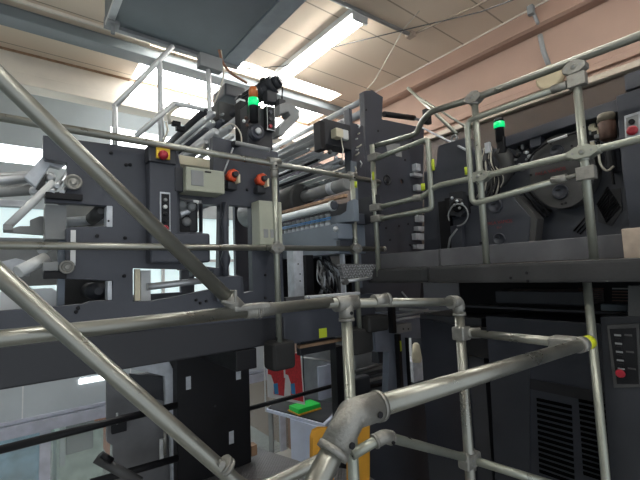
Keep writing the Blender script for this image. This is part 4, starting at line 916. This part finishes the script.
# middle dark cabinets
MC = thing('machine_cabinet', 'tall plain dark cabinet below the platform left of the louvred one', 'cabinet', (2.7, 2.0, ZF))
MB().prism([(P(425, 400, X=2.7).y, ZF), (P(487, 400, X=2.7).y, ZF), (P(487, 400, X=2.7).y, 1.27), (P(425, 400, X=2.7).y, 1.27)], 'X', 2.7, 3.1).build('body', DK2, MC, bevel=.006)
boxx(MC, (455, 325), (495, 360), 2.66, .04, BLK, 'top_panel'); 
MB().prism([(P(425, 400, X=2.69).y, ZF), (P(471, 400, X=2.69).y, ZF), (P(471, 400, X=2.69).y, 1.2), (P(425, 400, X=2.69).y, 1.24)], 'X', 2.685, 2.699).build('door', mat('cabinet_navy_door', (.016, .018, .026), .4, 0, .15, 3), MC, bevel=.002)
# notched blue-grey plate and details
NP = thing('machine_leg_frame', 'slate leg frame with rods and yellow marks under the centre press', 'frame', (2.9, 2.7, .5))
MB().prism(PY([(374, 312), (424, 312), (424, 338), (409, 338), (407, 470), (386, 470), (389, 352), (376, 352)], 2.66), 'Y', 2.66, 2.74).build('leg_plate', mat('leg_slate', (.15, .17, .21), .35, 0, .1), NP, bevel=.004)
boxq(NP, (392, 306), (397, 333), 2.5, .06, BLK, 'black_arm'); boxq(NP, (397, 325), (412, 331), 2.55, .05, GREY, 'slide_block')
for q in ((404, 329), (409, 329)): p = P(q[0], q[1], Y=2.54); MB().cyl((p.x, 2.548, p.z), 'Y', .008, .006, 10).build('bolt', BLK, NP)
for k, (a_, b_2) in enumerate((((397, 320), (430, 314)), ((396, 316), (428, 310)), ((400, 309), (440, 312)))): bar(NP, P(a_[0], a_[1], Y=2.56), P(b_2[0], b_2[1], Y=2.6), .014, GREY if k else STL, 'guide_rod')
bar(NP, P(402, 292, Y=2.6), P(410, 302, Y=2.6), .010, STL, 'guide_rod'); 
boxq(NP, (401, 334), (406, 480), 2.6, .05, BLK, 'black_post'); boxq(NP, (408, 338), (412, 395), 2.62, .05, BLK, 'black_post')
boxq(NP, (400, 341), (402, 351), 2.595, .004, FLUO, 'yellow_tape', 0); boxq(NP, (422.5, 336), (424.5, 348), 2.6, .004, FLUO, 'yellow_tape', 0)
MB().lathe(tuple(P(417, 362, Y=3.0)), 'Z', [(.05, 0), (.06, .05), (.04, .2), (.02, .22)], 14).build('pale_canister', CREAM, NP)
boxq(NP, (413, 362), (426, 379), 3.1, .3, PLATE, 'pale_block'); boxq(NP, (411, 338), (428, 362), 3.6, .1, WHT, 'pale_block')
boxq(NP, (355, 352), (388, 368), 3.2, .2, GREY, 'gear_block', .01); 
for k in range(4): bar(NP, P(355, 372+k*6, Y=3.1), P(388, 362+k*7, Y=3.1), .018+.004*(k % 2), (CAST, DK2, GREY, BLK)[k], 'guide_rod')
boxq(NP, (378, 350), (386, 362), 2.9, .1, DK2, 'gear_block'); boxq(NP, (352, 380), (372, 400), 2.95, .1, DK2, 'gear_block', .03)
# lower walkway
WK = thing('lower_walkway', 'grey tread-plate walkway below the press seen past the rails', 'walkway', (1.5, 3.3, 0))
wp = [P(130, 500, Z=0), P(165, 466, Z=0), P(250, 446, Z=0), P(306, 462, Z=0), P(360, 470, Z=0), P(380, 530, Z=0)]
MB().prism([(wp[0].x-.3, 2.6), (wp[1].x-.2, wp[1].y), (wp[2].x, wp[2].y+.05), (P(305, 463, Z=0).x, P(305, 463, Z=0).y), (2.3, 2.5), (2.2, 1.6), (.4, 1.6)], 'Z', -.05, 0.0).build('tread_sheet', TREAD, WK)
for (x, y) in ((.6, 2.2), (1.9, 2.2), (1.2, 3.4)): MB().box(x, x+.06, y, y+.06, ZF, -.05).build('leg', DK2, WK)
# dark lower panel right of orange guard
DP = thing('kick_panel', 'dark tread-faced panel behind the orange guard plate', 'panel', (2.2, 2.4, .0))
MB().prism(PY([(367, 408), (432, 402), (432, 500), (367, 500)], 2.45), 'Y', 2.45, 2.5).build('panel', mat('panel_navy', (.03, .033, .042), .45, 0, .1), DP, bevel=.003)
# orange guard
OG = thing('guard_plate', 'orange-yellow rounded guard plate behind the closest cast elbow', 'guard plate', tuple(P(340, 480, Y=2.2)))
pz = PY([(313, 500), (313, 438), (316, 430), (322, 428), (334, 428)], 2.2)
MB().prism(PY([(313, 500), (313, 438), (315, 431), (321, 428), (334, 428), (370, 424), (370, 500)], 2.2), 'Y', 2.2, 2.24, holes=[PY([(334, 500-2), (334, 450), (350, 446), (350, 500-2)], 2.2)]).build('plate', AMB, OG, bevel=.004)
# pedestal
PD = thing('press_pedestal', 'black box pedestal standing on the tread plate under the left press', 'pedestal', tuple(P(215, 460, Z=0)))
yP = 3.25
a = P(178, 468, Y=yP); b = P(251, 445, Y=yP)
MB().prism([(a.x, 0.005), (b.x, 0.005), (b.x, z0+.1), (a.x-.06, z0+.1), (a.x-.06, z0-.04), (a.x, z0-.08)], 'Y', yP, yP+.5, ).build('body', BLK, PD, bevel=.004)
for q0, q1 in (((186, 377), (191, 389)), ((236, 368), (241, 379)), ((229, 432), (234, 443))): boxq(PD, q0, q1, yP-.004, .003, PLATE, 'label_plate', 0)
p = P(215, 406, Y=yP); MB().cyl((p.x, yP-.003, p.z), 'Y', .01, .006, 10).build('bolt', DK2, PD)
MB().box(P(251, 440, Y=yP).x+.005, P(257, 440, Y=yP).x, yP, yP+.08, .05, .14, .003).build('wood_block', RUST, PD)
# stand left of pedestal
SD = thing('grey_stand', 'grey steel stand with pale rounded plate between pedestal and far wall', 'stand', tuple(P(140, 470, Y=3.3)))
MB().prism(PY([(107, 377), (165, 372), (172, 400), (172, 500), (120, 500), (113, 455), (113, 446), (107, 442)], 3.45), 'Y', 3.45, 3.5).build('back_sheet', mat('stand_grey', (.16, .16, .165), .5, .1, .25, 3), SD)
MB().prism(PY([(125, 367), (168, 360), (174, 372), (178, 395), (178, 500), (172, 500), (170, 440), (165, 400), (164, 376)], 3.38), 'Y', 3.36, 3.42).build('rounded_plate', PLATE, SD, bevel=.006)
MB().prism(PY([(130, 374), (164, 378), (166, 402), (150, 398), (136, 388)], 3.40), 'Y', 3.42, 3.44).build('dark_flap', DK2, SD)
boxq(SD, (112, 424), (127, 431), 3.40, .04, BLK, 'socket_box'); bar(SD, P(117, 424, Y=3.4), P(117, 413, Y=3.4), .008, WHT, 'pin')
bar(SD, P(165, 428, Y=3.36), P(165, 455, Y=3.36), .012, CLMP, 'pin')
boxq(SD, (160, 440), (164, 462), 3.4, .03, WHT, 'pale_strip')
bar(SD, P(96, 458, Y=3.1), P(140, 482, Y=3.0), .032, CAST, 'arm'); bar(SD, P(101, 454, Y=3.05), P(112, 461, Y=3.05), .02, BLK, 'arm_clip')
# black bars
DR = thing('low_rail', 'slim black double rail running behind the pedestal below the press', 'railing', tuple(P(100, 424, Y=3.2)))
bar(DR, P(-60, 465, Y=3.2), P(177, 405, Y=3.2), .026, BLK, 'rail'); bar(DR, P(90, 483, Y=3.2), P(178, 458, Y=3.2), .026, BLK, 'rail')
bar(DR, P(248, 409, Y=3.6), P(336, 385, Y=3.6), .022, BLK, 'rail')
bar(DR, P(337, 385, Y=3.6), P(337, 440, Y=3.6), .018, WHT, 'post'); MB().ball(P(336, 385, Y=3.6), .04).build('joint', BLK, DR)
# posts and poster
VP = thing('black_post', 'black upright post left of the steel railing post, under the centre press', 'post', tuple(P(342, 420, Y=3.0)))
boxq(VP, (336, 347), (350, 470), 3.0, .1, BLK, 'post')
boxq(VP, (300, 343), (336, 349), 2.9, .06, DK2, 'bracket')
PO = thing('printed_sheet', 'red and white printed sheet hanging beneath the base beam', 'poster', tuple(P(285, 400, Y=4.6)))
po = PY([(266, 355), (301, 352), (305, 405), (268, 397)], 4.6); MB().prism(po, 'Y', 4.6, 4.606).build('paper', PAPER, PO)
MB().prism(PY([(267.5, 356), (300, 353), (303.5, 402), (291, 399), (290, 392), (285, 378), (284, 396), (273, 394), (272, 384), (268, 376)], 4.597), 'Y', 4.596, 4.599).build('red_print', PRNT, PO)
for sx in (0, 17):
    MB().prism(PY([(273.5+sx, 384), (277.5+sx, 383), (278.5+sx, 394), (274.5+sx, 394)], 4.593), 'Y', 4.590, 4.593).build('blue_print', PBL, PO)
    MB().prism(PY([(268+sx, 374), (271+sx, 375), (274+sx, 384), (273.5+sx, 396), (269.5+sx, 394)], 4.595), 'Y', 4.593, 4.5955).build('white_print', PAPER, PO)
MB().prism(PY([(282.5, 354), (284.5, 354), (285.5, 378), (284, 378)], 4.595), 'Y', 4.593, 4.5955).build('white_print', PAPER, PO)
boxq(PO, (303, 352), (305, 403), 4.62, .02, BLK, 'rod'); boxq(PO, (264.5, 352), (266, 412), 4.62, .02, WHT, 'rod')
# desk
dx = P(272, 410, Z=-.3)
DS = thing('work_desk', 'pale blue-white desk with dark top below the printed sheet', 'desk', (dx.x+.5, dx.y-.8, ZF))
def ZP(pts, Z): return [(P(x_, y_, Z=Z).x, P(x_, y_, Z=Z).y) for x_, y_ in pts]
MB().prism(ZP([(266, 409), (325, 425), (345, 405), (284, 394)], -.3), 'Z', -.34, -.3).build('desk_board', LBL, DS)
MB().prism(ZP([(268, 408.5), (323, 423), (342, 405), (285, 395)], -.299), 'Z', -.299, -.285).build('desk_top', DK2, DS)
MB().prism(ZP([(290, 416), (324.5, 425.5), (326, 422), (292, 413)], -.3), 'Z', -1.05, -.34).build('front_panel', LBL, DS)
MB().prism(ZP([(268, 409), (272, 410), (273, 408), (269, 407)], -.3), 'Z', ZF, -.34).build('leg', GREY, DS)
MB().prism(ZP([(318, 423), (322, 424.5), (324, 422), (320, 420)], -.3), 'Z', ZF, -1.05).build('leg', GREY, DS)
gb0 = P(295, 413, Z=-.28); g_ = thing('green_tray', 'bright green tray lying on the desk under the printed sheet', 'tray', tuple(gb0))
MB().box(gb0.x-.02, gb0.x+.36, gb0.y-.12, gb0.y+.12, -.262, -.20, .008).build('tray', GRN, g_)
tag(MB().box(gb0.x-.03, gb0.x+.36, gb0.y-.14, gb0.y+.14, -.279, -.263, .002).build('wood_board', AMB), 'thin orange board under the green tray on the desk', 'board')
# background machines behind glass
bm = thing('background_machine', 'pale blue machine seen through the lower glass wall at far left', 'machine', (.2, 8.5, ZF))
MB().box(-.9, .42, 8.0, 9.0, ZF, -.55, .02).build('body', BLMC, bm); MB().box(-.95, .46, 7.95, 9.05, -.55, -.48, .01).build('lid', PALE, bm)
bm2 = thing('background_machine', 'pale green machine with grey frame seen through the glass beside the orange rack', 'machine', (1, 8.5, ZF))
MB().box(.62, 1.32, 8.2, 9.0, ZF, -.95, .02).build('body', PALE, bm2); MB().box(.75, 1.15, 8.12, 8.19, -1.25, -.75, .01).build('hopper', GREY, bm2)
MB().torus((.95, 8.15, -.85), 'Y', .2, .03, 20).build('wheel', GREY, bm2); MB().box(.66, .74, 8.1, 8.18, -1.4, -.6, .005).build('upright', WHT, bm2)
struct(MB().box(.8, 1.2, 6.985, 7.0, .13, .2).build('bright_strip', WSTR))  # thin glowing strip on the far wall face
ork = thing('storage_rack', 'orange rack behind the glass beside the grey stand', 'rack', (1.55, 8.4, ZF))
MB().prism(PY([(91, 418), (110, 414), (110, 460), (103, 448)], 8.3), 'Y', 8.3, 8.5).build('side', ORB, ork)
pw = thing('grey_partition', 'grey panel standing behind the desk and black post', 'partition', (3.2, 5.4, ZF))
MB().box(P(304, 380, Y=5.2).x, P(336, 380, Y=5.2).x, 5.2, 5.26, ZF, P(320, 352, Y=5.2).z, .004).build('panel', mat('partition_grey', (.30, .33, .36), .5), pw)
MB().box(P(318, 380, Y=5.18).x, P(335, 380, Y=5.18).x, 5.17, 5.195, P(320, 400, Y=5.2).z, P(320, 366, Y=5.2).z, .004).build('pale_panel', LBL, pw)
bar(pw, P(302, 357, Y=4.9), P(334, 362, Y=4.9), .012, STL, 'rod')
# ================================================================ world
w = bpy.data.worlds.new('world'); SC.world = w; w.use_nodes = True
w.node_tree.nodes['Background'].inputs[0].default_value = (.86, .93, 1, 1); w.node_tree.nodes['Background'].inputs[1].default_value = .5
